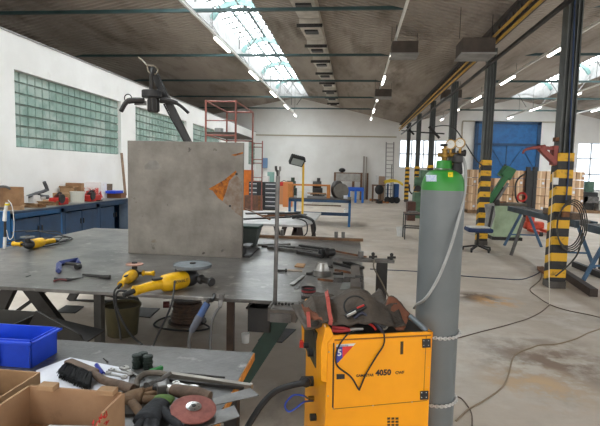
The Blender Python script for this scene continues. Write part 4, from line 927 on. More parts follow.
MB().box(W(-.03, DW - .05, zl + .02), (.03, .03, .035)).build('red_switch', red_paint, wl)
MB().cyl(Fr(313, 381, 0), Fr(313, 381, 0) - u * .06, .026).build('socket', black_rubber, wl)
MB().cyl(Fr(314, 398, 0), Fr(314, 398, 0) - u * .03, .012).build('gas_fitting', brass, wl)
MB().cyl(Fr(316, 417, 0), Fr(316, 417, 0) - u * .03, .018).build('socket', black_rubber, wl)
# side door with trims
def sq(pts, off, th, name, mm, par=wl): return MB().prism([Sd(x, y, off) for x, y in pts], -n * th).build(name, mm, par)
dr_ = sq([(334.5, 341), (430.5, 336), (427, 399.5), (333.5, 408)], 0, .006, 'side_door', yellow_weld)
sq([(333, 343), (334.3, 343), (333.2, 407.5), (332, 407.5)], 0, .002, 'door_gap', black_paint)
sq([(334.5, 339.5), (431, 334.5), (431, 335.6), (334.5, 340.6)], 0, .002, 'door_gap', mat('seam_brown', (120,80,20), None))
sq([(333.4, 408.2), (427, 399.8), (427, 400.6), (333.4, 409.2)], 0, .002, 'door_gap', mat('seam_brown', (120,80,20), None))
sq([(426, 336), (426.5, 336), (423.6, 399.5), (423.2, 399.5)], .006, .001, 'door_seam', mat('seam_brown', (120,80,20), None))
for (x, y) in ((426.2, 343), (424, 395)):
    h = sq([(x - 4, y - 4), (x + 4, y - 4.5), (x + 4, y + 4), (x - 4, y + 4.5)], .006, .006, 'hinge', black_paint)
    for dx, dy in ((-2.3, -2.3), (2.3, -2.5), (2.3, 2.3), (-2.3, 2.5)): MB().cyl(Sd(x + dx, y + dy, .012), Sd(x + dx, y + dy, .014), .0022, n=8).build('hinge_screw', bright_steel, h)
sq([(336.5, 374), (344.5, 374), (344.5, 378.5), (336.5, 379)], .006, .004, 'door_latch', black_paint)
sq([(400.5, 341.5), (403.3, 341.3), (403, 354), (400.2, 354.3)], .006, .002, 'door_slot', mat('slot_dark', (70,50,24), None))
for (x, y) in ((329, 352), (328, 396), (333.5, 408.5), (373, 405.5), (412, 402), (428, 367), (427, 387), (424.5, 343 + 10)):
    MB().ball(Sd(x, y, .003), .0035, n=8).build('screw', bright_steel, wl)
for c_ in range(3):
    x = 387.2 + 4.1 * c_
    for r_ in range(7): 
        y = 417.5 + 3.2 * r_; sq([(x, y), (x + 3, y - .2), (x + 3, y + 1.9), (x, y + 2.1)], 0, .0015, 'vent_slot', mat('slot_dark', (70,50,24), None))
# sticker
sq([(336.3, 344.5), (355.5, 343.3), (353.4, 345.9), (336.2, 347)], .006, .0008, 'sticker_top', white_plastic)
sq([(336.2, 347), (345, 346.6), (343.3, 357), (336.1, 364.5)], .006, .0007, 'sticker_blue', mat('sticker_blue', (60,70,160), None))
sq([(342.5, 346.7), (353.2, 346), (343.4, 356.8), (342.5, 357.6)], .006, .0009, 'sticker_red', mat('sticker_red', (214,52,48), None))
ltm = mat('badge_dark', (44,30,30), None)
rt = (Sd(420, 370) - Sd(340, 373)).normalized(); upv = ZD
text('5', .042, Sd(337.3, 355.8, .008), u, ZD, white_plastic, wl, 'lettering', .001)
text('GARANTIE', .010, Sd(338, 346.8, .008), u, ZD, mat('badge_blue', (60,70,150), None), wl, 'lettering')
text('4050', .038, Sd(375.5, 375.6, .007), u, ZD, ltm, wl, 'lettering', .0016)
text('GAMASTAR', .0165, Sd(356, 377, .007), u, ZD, ltm, wl, 'lettering', .0005)
text('CWF', .02, Sd(395.2, 374.2, .007), u, ZD, ltm, wl, 'lettering', .0005)
# trolley
MB().hexa([W(-.02, -.01, .1), W(LW + .36, -.01, .1), W(LW + .36, DW + .01, .1), W(-.02, DW + .01, .1), W(-.02, -.01, .155), W(LW + .36, -.01, .155), W(LW + .36, DW + .01, .155), W(-.02, DW + .01, .155)]).build('trolley_base', yellow_weld, wl)
for a, b, r in ((.08, -.01, .06), (.08, DW - .02, .06), (LW + .22, -.03, .1), (LW + .22, DW, .1)):
    MB().cyl(W(a, b, r), W(a, b + .03, r), r, n=20).build('wheel', black_rubber, wl)
MB().cyl(W(LW - .06, .1, ZW + .03), W(LW - .01, -.005 + .02, ZW + .02), .014).build('push_handle', mid_steel, wl) if 0 else None
hdl = MB().cyl(Sd(410, 316, -.12), Sd(427, 331, -.03), .013, n=12).build('push_handle', mat('grey_tube', (120,128,134), None, rough=.4, metal=.5), wl)
# cables on the welder
one(MB().tube([Fr(313, 381, 0) - u * .05, Y(306, 382.5, 2.25), Y(291, 385.5, 2.24), Y(276, 391, 2.22), Y(264, 402, 2.18), Y(254, 416, 2.14), Y(240, 440, 2.1)], .018, n=12, sm=5, rr=lambda t: .024 if t < .2 else .015), 'torch_hose', black_rubber, 'thick black torch hose leaving the welding machine front to the left', 'hose')
one(MB().tube([Fr(313, 398, 0) - u * .03, Y(304, 396, 2.25), Y(294, 395, 2.25), Y(287, 401, 2.22), Y(285, 407, 2.2), Y(289, 411.5, 2.2), Y(296, 408, 2.22), Y(304, 402, 2.24), Fr(313, 401, .005)], .0045, sm=6), 'gas_hose', mat('blue_hose', (36,70,170), None, rough=.4), 'thin blue hose looping out of the welding machine front', 'hose')
one(MB().tube([Sd(368, 316, -.1), Sd(381, 328, -.02), Sd(384, 334, .016), Sd(383.5, 345, .016), Sd(376, 357, .016), Sd(366, 374, .014), Sd(360, 388, .014), Sd(358.5, 389, .014), Sd(351, 377, .014), Sd(337.5, 366, .014), Sd(336, 354, .014), Sd(340, 344, .014), Sd(346, 336, .014), Sd(352, 331, -.03)], .0038, n=8, sm=6), 'draped_cable', black_rubber, 'thin black cable draped in a V over the yellow machine side', 'cable')
# jacket
def jk(s_, t_):
    # s along machine, t into machine
    a = -.10 + .50 * s_; b = .03 + .4 * t_
    hgt = .045 + .105 * math.exp(-((s_ - .52) / .27) ** 2) * (math.sin(PI * min(1, .15 + t_ * 1.0)) ** 1) + .04 * math.sin(s_ * 9 + t_ * 4) * t_ * .5
    hgt += .03 * NZ.noise(V((s_ * 5, t_ * 4, 1.3))) + .012 * NZ.noise(V((s_ * 13, t_ * 11, 4)))
    if s_ < .16: hgt -= (.16 - s_) * .5
    if t_ < .25: hgt -= (.25 - t_) * .18
    if s_ > .86: hgt += (s_ - .86) * .25 - (t_ < .3) * .03
    z_ = ZW + .01 + max(hgt, .012 if (s_ > .3 and s_ < .95) else .012)
    return W(a, b + .03 * math.sin(s_ * 7), z_)
jt = mat('leather_brown_grey', (80,70,60), (54,47,40), 6, .7, 0, .3, bscale=25)
jr = mat('suede_red_brown', (134,84,62), (108,66,48), 8, .9, 0, .2)
jkt = thing('leather_jacket', 'crumpled brown grey leather welding jacket heaped on the yellow machine', 'jacket', W(.15, .2, ZW))
grid_cloth(jk, 40, 26, 'jacket_body', jt, jkt, .008)
def fold(pts, name, mm, th=.008):
    """cloth flap through a grid of image points; each row is (px, py, depth into the machine)"""
    rows = [[Sd(x, y, -d) for x, y, d in r] for r in pts]
    def f(s_, t_):
        r = s_ * (len(rows) - 1); i = min(int(r), len(rows) - 2); k = r - i
        def along(row):
            q_ = t_ * (len(row) - 1); j = min(int(q_), len(row) - 2); w2 = q_ - j; return row[j].lerp(row[j + 1], w2)
        k = k * k * (3 - 2 * k)
        p_ = along(rows[i]).lerp(along(rows[i + 1]), k); return p_ + n * (.02 * NZ.noise(V((s_ * 4, t_ * 4, 3)))) + ZD * .012 * NZ.noise(V((s_ * 3, t_ * 3, 9)))
    grid_cloth(f, 14, 12, name, mm, jkt, th)
fold([[(301, 302, .2), (307, 317, .1), (312, 322, .05)], [(312, 297, .2), (316, 310, .08), (324, 322, .02)], [(327, 292.5, .22), (331, 308, .1), (334, 322, .02)]], 'jacket_sleeve', jt)
fold([[(302, 304, .1), (306, 316, .05)], [(308, 309, .08), (312, 318, .03)], [(315, 312, .06), (323, 321, .0)]], 'sleeve_lining', jr)
fold([[(384, 318, .16), (384, 322, .12), (386, 324, .08)], [(388, 297, .2), (392, 312, .14), (396, 329, .05)], [(398, 301, .2), (402, 316, .13), (404, 330, .05)], [(409, 313, .16), (408, 317, .14), (405, 328, .07)]], 'jacket_lining', jr)
fold([[(381, 306, .22), (382, 312, .2)], [(390, 295.5, .22), (391, 304, .18)], [(401, 303, .22), (400, 310, .17)], [(410.5, 314.5, .18), (409, 317, .16)]], 'jacket_collar', jt)
# strap
st = mat('red_strap', (176,84,74), (150,66,58), 20, .8)
t = thing('red_strap', 'faded red strap hanging over the jacket at the machine front corner', 'strap', Sd(328, 322, -.02))
m = MB(); pts = [(326.5, 291, .2), (327.5, 297, .11), (328.5, 305, .075), (329.5, 313, .045), (331, 320, .02), (330, 325, .01)]
for i in range(len(pts) - 1):
    p, q_ = [Sd(x, y, -d) for x, y, d in pts[i:i + 2]]; m.beam(p, q_, .018, .005, up=(n.x, n.y, .3))
m.build('strap_band', st, t); MB().beam(Sd(308, 312, -.03), Sd(309, 327, .02), .016, .006, up=n).build('strap_end', st, t)
MB().beam(Sd(325.5, 289.5, -.2), Sd(327.5, 292.5, -.19), .012, .008).build('strap_hook', bright_steel, t)
# torch gun, pliers, ring on the machine
t = thing('torch_gun', 'black and silver welding gun lying on the jacket', 'torch', Sd(355, 316, -.08))
MB().tube([Sd(346, 317, -.04), Sd(353, 312, -.045), Sd(360, 309, -.05), Sd(365, 306, -.06)], .013, n=10, sm=3).build('gun_handle', black_rubber, t, smooth=True)
MB().beam(Sd(347, 316, -.028), Sd(356, 311.5, -.03), .008, .01).build('gun_label', bright_steel, t)
MB().beam(Sd(357, 308, -.04), Sd(364, 305, -.045), .008, .006).build('gun_trigger', red_paint, t)
MB().tube([Sd(354, 318, -.03), Sd(362, 313, -.035), Sd(369, 318, -.03), Sd(377, 325, -.02), Sd(383, 332, -.005)], .0075, sm=4).build('gun_cable', mat('navy_cable', (38,40,58), None, rough=.4), t)
pts = [Sd(355 + 11 * math.cos(k * .45), 306 + 10 * math.sin(k * .45), -.07 + .03 * math.sin(k * .45)) for k in range(14)]
one(MB().tube(pts, .0045, sm=3), 'coiled_cable', black_rubber, 'thin black cable looped in a ring on the jacket', 'cable')
t = thing('pliers', 'pliers with dark red grips lying on the yellow machine', 'pliers', Sd(345, 330, -.02))
MB().tube([Sd(331, 330.5, -.03), Sd(340, 331, -.03), Sd(350, 330, -.03)], .008, sm=3).build('handle', mat('dark_red_grip2', (150,40,44), None), t)
MB().tube([Sd(332, 327, -.05), Sd(341, 328, -.04), Sd(350, 329.5, -.04)], .007, sm=3).build('handle', mat('dark_red_grip2', (150,40,44), None), t)
MB().tube([Sd(350, 330, -.035), Sd(356, 329, -.035), Sd(363, 329, -.035)], .01, rr=lambda q_: .012 - .006 * q_).build('jaw', bright_steel, t)
t = thing('metal_ring', 'steel ring cap lying on the machine beside the leather flap', 'ring', Sd(383, 326, -.04))
MB().torus(Sd(383, 324.5, -.05), .021, .007, -n + ZD * .4, n=20).build('ring_body', bright_steel, t); MB().cyl(Sd(383, 324.5, -.055), Sd(383, 324.5, -.045), .018, n=16).build('ring_core', black_paint, t)
one(MB().tube([Sd(366, 322, -.06), Sd(373, 326, -.05), Sd(376, 330, -.04)], .006, sm=3), 'red_cable', red_paint, 'short red cable end beside the metal ring', 'cable')

# ================================================================ GAS BOTTLE
gc = V((.445, 2.52, 0)); r = .109
dd = W(LW, 0, 0); over = (gc - dd).dot(u) - r
if over < .012: gc += u * (.012 - over)
zsh = Y(441, 190, gc.y).z
bt = thing('gas_bottle', 'tall grey gas bottle with a green shoulder standing behind the welding machine', 'gas bottle', (gc.x, gc.y, .156))
body = mat('bottle_grey', (112,118,120), (102,108,110), 2, .42, .1, 0, c3=(140,145,146), scale3=10, lo3=.68, hi3=.75)
MB().lathe([(.06, .156), (.105, .16), (r, .18), (r, zsh)], gc, n=48).build('bottle_body', body, bt, smooth=True)
znk = Y(443, 170, gc.y).z; dome = []
for i in range(10):
    a_ = i / 9 * PI / 2; dome.append((.042 + (r - .042) * math.cos(a_) ** .8, zsh + (znk - zsh) * math.sin(a_) ** 1.0))
MB().lathe([(r, zsh)] + dome[1:], gc, n=48).build('bottle_shoulder', mat('bottle_green', (50,140,52), (42,124,44), 3, .38, 0, 0, c3=(46,140,44), scale3=14, lo3=.68, hi3=.76), bt, smooth=True)
MB().lathe([(.04, znk - .003), (.043, znk), (.043, znk + .008), (.04, znk + .012), (.039, znk + .04), (.034, znk + .048), (.0, znk + .048)], gc, n=32).build('neck_ring', mat('neck_green', (46,128,48), None, rough=.4), bt, smooth=True)
MB().torus(gc + V((0, 0, znk + .003)), .045, .004, n=32).build('neck_band', bright_steel, bt)
vz = znk + .048; vl = thing('x', 'x', 'x', (0, 0, 0)); bpy.data.objects.remove(vl)
MB().lathe([(.014, 0), (.016, .015), (.022, .018), (.022, .03), (.015, .034), (.014, .05), (.018, .052), (.018, .06), (.008, .062), (.007, .075)], gc + V((0, 0, vz)), n=16).build('valve_body', brass, bt, smooth=True)
MB().cyl(gc + V((-.035, 0, vz + .028)), gc + V((.05, -.01, vz + .028)), .011).build('valve_outlet', brass, bt)
MB().lathe([(.0, 0), (.024, 0), (.027, .006), (.024, .012), (.0, .014)], gc + V((0, 0, vz + .072)), n=8).build('valve_handwheel', black_rubber, bt)
rg = thing('pressure_regulator', 'brass pressure regulator with two round gauges on the bottle valve', 'regulator', gc + V((.07, -.01, vz + .028)))
def G(px, py_, d=0): return Y(px, py_, gc.y - .02 - d)
MB().cyl(G(450, 155), G(457, 155), .012).build('inlet_nut', brass, rg)
MB().lathe([(.02, -.03), (.027, -.02), (.027, .01), (.02, .02)], G(457.5, 158), (0, 0, 1), 20).build('regulator_body', black_paint, rg)
MB().lathe([(.012, 0), (.022, .01), (.028, .05), (.027, .065), (.0, .068)], G(457.5, 161), (0, 0, -1), 16).build('adjusting_knob', black_rubber, rg, smooth=True)
MB().cyl(G(457, 153), G(464, 153), .012).build('relief_valve', black_paint, rg); MB().cyl(G(463.5, 153), G(465.5, 153), .017).build('relief_knob', black_rubber, rg)
for px, py_, lb in ((451, 144.5, 0), (460.3, 143.2, 1)):
    c = G(px, py_, .02 if lb else .0); ax = V((-.45, -1, 0)).normalized()
    gg = MB().lathe([(.0, -.012), (.024, -.012), (.025, 0), (.025, .012), (.021, .012), (.021, .008), (.0, .008)], c, ax, 28).build('gauge_case', brass, rg)
    MB().cyl(c + ax * .008, c + ax * .010, .0205, n=28).build('gauge_dial', mat('dial_face', (196,198,196), None, rough=.4), gg)
    _, s_, u_ = basis(ax); MB().beam(c + ax * .0115 - s_ * .004, c + ax * .0115 + s_ * .012 + u_ * .012, .0015, .0008).build('gauge_needle', black_paint, gg)
    m = MB()
    for k in range(9): a_ = -.6 + k * .54; q_ = c + ax * .0108 + (s_ * math.cos(a_) + u_ * math.sin(a_)) * .016; m.beam(q_, q_ + (s_ * math.cos(a_) + u_ * math.sin(a_)) * .003, .001, .0006)
    m.build('gauge_scale', black_paint, gg)
    MB().cyl(c - ZD * .026, c - ZD * .05, .007, n=10).build('gauge_stem', brass, rg)
one(MB().tube([G(463, 158, -.01), G(465.5, 168, .02), G(465.5, 185, .03), G(463.3, 200, .04), G(457, 225, .1), G(451, 246, .13), G(442, 270, .135), G(434, 286, .13), G(425, 299, .11), G(417.5, 304, .0), G(414, 308, -.1)], .0075, n=8, sm=6), 'gas_hose', mat('clear_grey_hose', (164,166,164), (146,148,146), 8, .3), 'grey translucent hose running down across the gas bottle', 'hose')
# labels wrapped on the shoulder
def wrap(px0, px1, py0, py1, mm, name, par=bt, off=.002):
    def f(s_, t_):
        d = ray(px0 + (px1 - px0) * s_, py0 + (py1 - py0) * t_)
        lo, hi = 1.0, gc.y          # march to the dome
        for k in range(60):
            y_ = gc.y - .16 + .16 * k / 60; p_ = O + d * (y_ / d.y); z_ = p_.z; rad = math.hypot(p_.x - gc.x, p_.y - gc.y)
            if z_ < zsh: rr_ = r
            else:
                sn = min(1, (z_ - zsh) / (znk - zsh)); rr_ = .042 + (r - .042) * max(0, math.cos(math.asin(sn))) ** .8
            if rad < rr_ + off: return p_
        return p_
    o = grid_cloth(f, 8, 8, name, mm, par, .001); return o
wrap(426, 436.5, 175, 181.5, mat('label_paper', (206,216,226), (150,170,210), 120, .6), 'paper_label')
wrap(448, 453, 172, 177, mat('label_yellow', (226,206,40), None), 'hazard_label')
text('T', .016, G(448.9, 176.4, .105), (1, .25, 0), ZD, black_paint, bt, 'lettering')
# chains
def chain(z, lab):
    m = MB(); N_l = 30; 
    for i in range(N_l):
        a_ = -PI * .93 + i * PI * 1.0 / N_l; c = gc + V((math.cos(a_) * (r + .009), math.sin(a_) * (r + .009), z - .006 * math.sin(i * PI / N_l)))
        tg_ = V((-math.sin(a_), math.cos(a_), 0)); ax = V((math.cos(a_), math.sin(a_), 0)) if i % 2 else ZD
        m.torus(c, .006, .0018, ax, n=10, k=5, sx=1, sy=1) if 0 else m.tube([c - tg_ * .010, c - tg_ * .004 + ax.cross(tg_) * .007, c + tg_ * .006 + ax.cross(tg_) * .007, c + tg_ * .010, c + tg_ * .004 - ax.cross(tg_) * .007, c - tg_ * .006 - ax.cross(tg_) * .007, c - tg_ * .010], .0028, n=5)
    one(m, 'safety_chain', mat('chain_zinc', (214,214,212), None, rough=.35, metal=.4), lab, 'chain', 'chains around the gas bottle')
chain(Y(443, 337, gc.y - r).z, 'upper silver chain holding the gas bottle to the machine'); chain(Y(443, 405, gc.y - r).z, 'lower silver chain holding the gas bottle to the machine')
# ================================================================ LEFT WALL BENCHES AND WHAT STANDS ON THEM
XB = -5.4; ZB = .9
def yb_(px): return X(px, 211, XB).y
edges = [yb_(12), yb_(63), yb_(98.5), yb_(127) + .1]
bcol = mat('bench_door_blue', (24,58,90), (20,48,76), 3, .5); bfr = mat('bench_frame_blue', (22,92,146), (20,80,128), 4, .45)
btop = mat('bench_top_grey', (120,118,112), (96,92,86), 4, .6)
ulabels = ['blue bench cabinet by the left wall, nearest the camera', 'blue bench cabinet by the left wall, in the middle', 'blue bench cabinet by the left wall, with its last door ajar']
for i in range(3):
    y0, y1 = edges[i], edges[i + 1] - .01; t = thing('bench_cabinet', ulabels[i], 'cabinet', (-5.75, (y0 + y1) / 2, 0), 'blue bench cabinets')
    m = MB(); m.bb(-6.1, XB - .03, y0, y0 + .03, 0, ZB - .04); m.bb(-6.1, XB - .03, y1 - .03, y1, 0, ZB - .04); m.bb(-6.12, -6.09, y0, y1, 0, ZB - .04); m.bb(-6.1, XB - .03, y0, y1, .06, .09)
    m.bb(XB - .05, XB - .01, y0, y1, ZB - .13, ZB - .04); m.bb(XB - .05, XB - .01, y0, y0 + .07, 0, ZB - .04); m.bb(XB - .05, XB - .01, y1 - .05, y1, 0, ZB - .04)
    m.build('cabinet_body', bfr if i == 0 else darkblue, t)
    MB().bb(-6.18, XB + .03, y0, y1 + .01, ZB - .04, ZB).build('worktop', btop, t)
    MB().bb(XB + .02, XB + .045, y0, y1 + .01, ZB - .045, ZB - .012).build('worktop_edge', mat('edge_navy', (24,50,78), None), t)
    ys = y0 + .08; ye = y1 - .06; ym = (ys + ye) / 2
    for k, (a, b) in enumerate(((ys, ym - .01), (ym + .01, ye))):
        if i == 2 and k == 1:
            d = MB().box((XB + .12, b - .02, .45), (.02, (b - a) * .96, .68), Matrix.Rotation(-.9, 3, 'Z')).build('cabinet_door', mat('worn_blue_door', (70,84,100), (44,62,86), 4), t)
        else:
            d = MB().bb(XB - .03, XB - .004, a, b, .1, ZB - .15).build('cabinet_door', bcol, t, bevel=.004)
        MB().bb(XB - .004, XB + .014, (b - .05) if k == 0 else (a + .03), (b - .03) if k == 0 else (a + .05), .5, .6).build('door_handle', black_paint, d)
MB().bb(-6.1, XB - .02, yb_(12) - .62, yb_(12) - .02, 0, ZB).build('side_cabinet', bfr, label='bright blue metal cabinet at the left edge before the benches', cat='cabinet')
def bpos(px, py_, z=ZB): return Z(px, py_, z)
def size(p): return p.y / F
bc_last = []
def bcarton(label, x0, x1, yb0, yt, rot=.2, closed=False, mm=None, flaps=(1, 1, 1, 1), zz=ZB, depth=.34, name='cardboard_box', xp=-5.66):
    ya = X(x0, yb0, xp - depth / 2).y; ybb = max(ya + .12, X(x1, yb0, xp + depth / 2).y); xm = (x0 + x1) / 2
    yc = (ya + ybb) / 2; ht = max(.05, X(xm, yt, xp).z - zz); bc_last[:] = [xp, yc, zz + ht]
    return carton(label, (xp, yc, zz), (depth, ybb - ya, ht), rot * .3, mm, flaps, closed, None, .01, name)
bcarton('low open cardboard box behind the blue cabinet corner, filled with small parts', 18, 34, 211.5, 205, 0, flaps=(.6, .1, 0, .3))
bcarton('open cardboard carton with raised flaps at the front of the bench', 38, 51, 210, 203, .1, flaps=(.5, .9, .3, .9))
bcarton('tall brown carton at the far left edge on the bench', 0, 14, 203, 187, 0, closed=True, mm=cardboard_d)
bcarton('flat tan carton behind the nearer red machine', 53, 74, 201, 193, .1, closed=True, xp=-5.9)
bcarton('empty open carton turned on its side against the wall', 66, 83, 193.5, 183, .1, mm=cardboard_d, flaps=(0, 0, 0, 0), xp=-6.0)
bcarton('white carton with a red stripe lying on the bench', 86, 107, 196, 182, .3, closed=True, mm=mat('white_red_carton', (232,228,226), (206,80,76), 4, .7, lo=.58, hi=.6), xp=-5.95)
bcarton('white carton stacked behind the low open box', 8, 26, 205, 196, 0, closed=True, mm=white_plastic, xp=-5.98, depth=.3)
bcarton('grey white packet beside the white carton at the left', 27, 36, 205, 197, 0, closed=True, xp=-5.98, depth=.3, mm=mat('dull_white', (196,190,182), (170,164,156), 5))
bcarton('small brown box with a blue tray at the bench end', 107, 126, 199.5, 193, .1, mm=mat('brown_box2', (120,80,52), None), flaps=(0, 0, 0, 0))
one(MB().box((bc_last[0], bc_last[1] - .1, bc_last[2] + .032), (.24, .4, .06)), 'blue_tray', blue_plastic, 'small blue tray on the brown box at the bench end', 'tray')
one(MB().lathe([(.0, 0), (.13, 0), (.14, .2), (.145, .2), (.145, .22), (.13, .22), (.12, .03)], (-5.62, X(77.5, 206, -5.62).y, ZB), n=24), 'white_bucket', mat('white_bucket', (206,204,192), None), 'white plastic bucket between the two red machines', 'bucket')
bcarton('low flat tray of parts at the left edge of the bench', 0, 17, 211, 206, 0, mm=cardboard, flaps=(0, .3, 0, 0), xp=-5.6)
bcarton('small carton with torn lid behind the bucket', 60, 72, 195, 188, .2, mm=cardboard, flaps=(.8, .4, .2, .6), xp=-5.98, depth=.3)
bcarton('red and white small carton behind the farther red machine', 83, 92, 197, 188, 0, closed=True, mm=mat('red_white_carton', (206,80,72), (232,226,222), 9, .7, lo=.48, hi=.5), xp=-5.9, depth=.3)
bcarton('brown box with loose parts right of the low open box', 28, 38, 210, 205, 0, mm=cardboard_d, flaps=(0, 0, 0, .3), xp=-5.55, depth=.26)
def red_machine(x0, x1, yb0, yt, label):
    xp = -5.45; ym_ = X((x0 + x1) / 2, yb0, xp).y; p = V((xp, ym_, ZB)); w = (x1 - x0) * ym_ / F * 1.1; h = X((x0 + x1) / 2, yt, xp).z - ZB; t = thing('bench_machine', label, 'machine', p, 'red machines on the wall bench')
    MB().box(p + V((-.12, w * .1, h * .3)), (.24, w, h * .6)).build('machine_body', red_paint, t, bevel=.02)
    MB().cyl(p + V((-.12, w * .35, h * .62)), p + V((-.12, -w * .1, h * .62)), h * .28).build('machine_motor', mat('dark_red_motor', (120,34,30), (80,28,26), 8), t)
    MB().cyl(p + V((.0, -w * .3, h * .55)), p + V((.03, -w * .3, h * .55)), h * .38, n=20).build('machine_wheel', black_paint, t)
    MB().tube([p + V((-.1, -w * .2, h * .8)), p + V((-.1, 0, h)), p + V((-.1, w * .3, h * .95))], .018, sm=3).build('machine_handle', black_rubber, t)
red_machine(57, 71, 207, 193, 'red bench machine with a black wheel, the nearer of the two'); red_machine(86, 105, 203, 191, 'red bench machine near the end of the bench, the farther of the two')
t = thing('clamp_arm', 'dark grey jointed metal arm lying across the bench against the wall', 'arm', Z(36, 200, ZB + .02))
def w5(px, py_, x=-5.9): return X(px, py_, x)
MB().tube([w5(27, 197), w5(36, 193.5), w5(43, 191.5), w5(46.5, 190)], .03, n=6).build('arm_bar', mat('arm_grey', (76,76,78), None), t)
MB().tube([w5(47.5, 190.5), w5(46, 186), w5(44.2, 182)], .035, n=6).build('arm_head', mat('arm_grey', (76,76,78), None), t)
MB().tube([w5(39, 196), w5(43, 197), w5(47.5, 197)], .045, n=6).build('arm_grip', black_paint, t)
a = X(125.5, 200, -5.95); b = X(121.5, 153, -6.14); one(MB().beam(V((a.x, a.y, ZB)), b, .06, .03), 'wooden_plank', mat('grey_wood', (140,112,88), (110,88,70), 6), 'narrow wooden plank leaning against the white wall at the bench end', 'plank')
a = X(113, 194, -5.9); one(MB().beam(V((-5.95, a.y - .1, ZB)), X(109.5, 184, -6.0), .14, .03), 'brown_board', wood_d, 'short brown board leaning behind the blue tray', 'board')
one(MB().box((-5.42, 9.75, ZB + .012), (.1, .1, .02)), 'small_box', black_paint, 'small flat black box on the bench front edge between the red machines', 'box')
p = V((-5.9, X(36, 200, -5.9).y, ZB)); one(MB().hexa([(-6.05, p.y - .2, ZB), (-5.8, p.y - .2, ZB), (-5.8, p.y + .25, ZB), (-6.05, p.y + .25, ZB), (-6.0, p.y - .1, ZB + .16), (-5.88, p.y - .1, ZB + .2), (-5.88, p.y + .1, ZB + .17), (-6.0, p.y + .15, ZB + .12)]), 'crumpled_bag', mat('bag_white', (206,200,194), (180,174,168), 6, .7), 'crumpled pale bag between the cartons and the metal arm', 'bag')
p = w5(3, 192, -5.7); t = thing('wire_coil', 'grey wire coil standing at the left edge behind the cartons', 'coil', (p.x, p.y, ZB)); MB().torus((p.x, p.y, ZB + .2), .18, .02, (.8, -.5, 0)).build('coil_ring', grey_rubber, t)
# white air gun stand at the left
pb = Z(4.5, 248.5, ZT)
t = thing('air_gun', 'white and grey pipe tool standing at the left edge of the welding table', 'tool', V((pb.x, pb.y, ZT)))
yq = pb.y
def A5(px, py_): return Y(px, py_, yq)
MB().cyl(V((pb.x, yq, ZT)), A5(5, 237), .015).build('lower_sleeve', white_plastic, t); MB().cyl(A5(5, 237), A5(5, 221), .012).build('tool_rod', dark_steel, t)
MB().tube([A5(4.5, 221), A5(5, 212), A5(7, 203)], .03, rr=lambda q_: .018 - .004 * q_, n=12).build('tool_grip', white_plastic, t); MB().box(A5(7.2, 204.5), (.03, .03, .018)).build('yellow_ring', mat('yellow_ring', (226,206,40), None), t)
MB().tube([A5(8, 200), A5(12, 206), A5(14, 222), A5(13, 236), A5(9, 239), A5(6.5, 230)], .0035, sm=6).build('tool_cable', white_plastic, t)

# ================================================================ SCAFFOLD
ys0, ys1 = 11.0, 13.0
t = thing('scaffold', 'rusty red tube scaffold tower with a plank deck by the left wall', 'scaffold', (Y(221, 120, ys0).x, 12, 0))
sc_m = mat('scaffold_red', (158,96,84), (124,80,72), 7, .6); 
fl = {}
for k, (px, yy_, ptop) in {'a': (206, ys0, 100), 'b': (236, ys0, 100), 'c': (227, ys1, 111.5), 'd': (253, ys1, 112)}.items():
    p = Y(px, ptop, yy_); fl[k] = p; MB().cyl((p.x, yy_, 0), p, .024, n=8).build('scaffold_post', sc_m, t)
zt0 = fl['a'].z; zt1 = zt0; zd = Y(236, 133, ys0).z
for a_, b_ in (('a', 'b'), ('c', 'd'), ('a', 'c'), ('b', 'd')):
    for z in (zt0 - .03, ): MB().cyl((fl[a_].x, fl[a_].y, min(z, fl[a_].z)), (fl[b_].x, fl[b_].y, min(z, fl[b_].z)), .02, n=8).build('guard_rail', sc_m, t)
    if a_ + b_ != 'bd': MB().cyl((fl[a_].x, fl[a_].y, zd - .06), (fl[b_].x, fl[b_].y, zd - .06), .02, n=8).build('deck_beam', sc_m, t)
for k in range(2): MB().cyl((fl['a'].x, ys0, zd + .28 - k * 3), (fl['b'].x, ys0, zd + .28 - k * 3), .014, n=6).build('cross_tube', sc_m, t) if k == 0 else None
MB().hexa([(fl['a'].x, ys0, zd - .03), (fl['b'].x, ys0, zd - .03), (fl['d'].x, ys1, zd - .03), (fl['c'].x, ys1, zd - .03), (fl['a'].x, ys0, zd + .02), (fl['b'].x, ys0, zd + .02), (fl['d'].x, ys1, zd + .02), (fl['c'].x, ys1, zd + .02)]).build('deck_plank', mat('deck_dark', (70,62,54), (54,48,42), 5), t)
for py_ in (147, 163, 181):
    z = Y(250, py_, ys1).z
    for dz in (0, .1):
        MB().cyl((fl['b'].x + .25, ys1, z + dz), (fl['d'].x, ys1, z + dz), .013, n=6).build('ladder_rung', sc_m, t)
MB().cyl((fl['b'].x + .25, ys1, 0), (fl['b'].x + .25, ys1, zd - .05), .016, n=6).build('ladder_stile', sc_m, t)
MB().cyl((fl['a'].x, ys0, .4), (fl['d'].x, ys1, .4), .015, n=6).build('diagonal_brace', sc_m, t)
one(MB().lathe([(.0, 0), (.1, 0), (.12, .22), (.115, .22), (.1, .03)], (fl['c'].x - .12, ys1 - .35, zd + .021), n=16), 'bucket', mat('grey_bucket', (150,152,150), None), 'pale grey bucket on the scaffold deck', 'bucket')

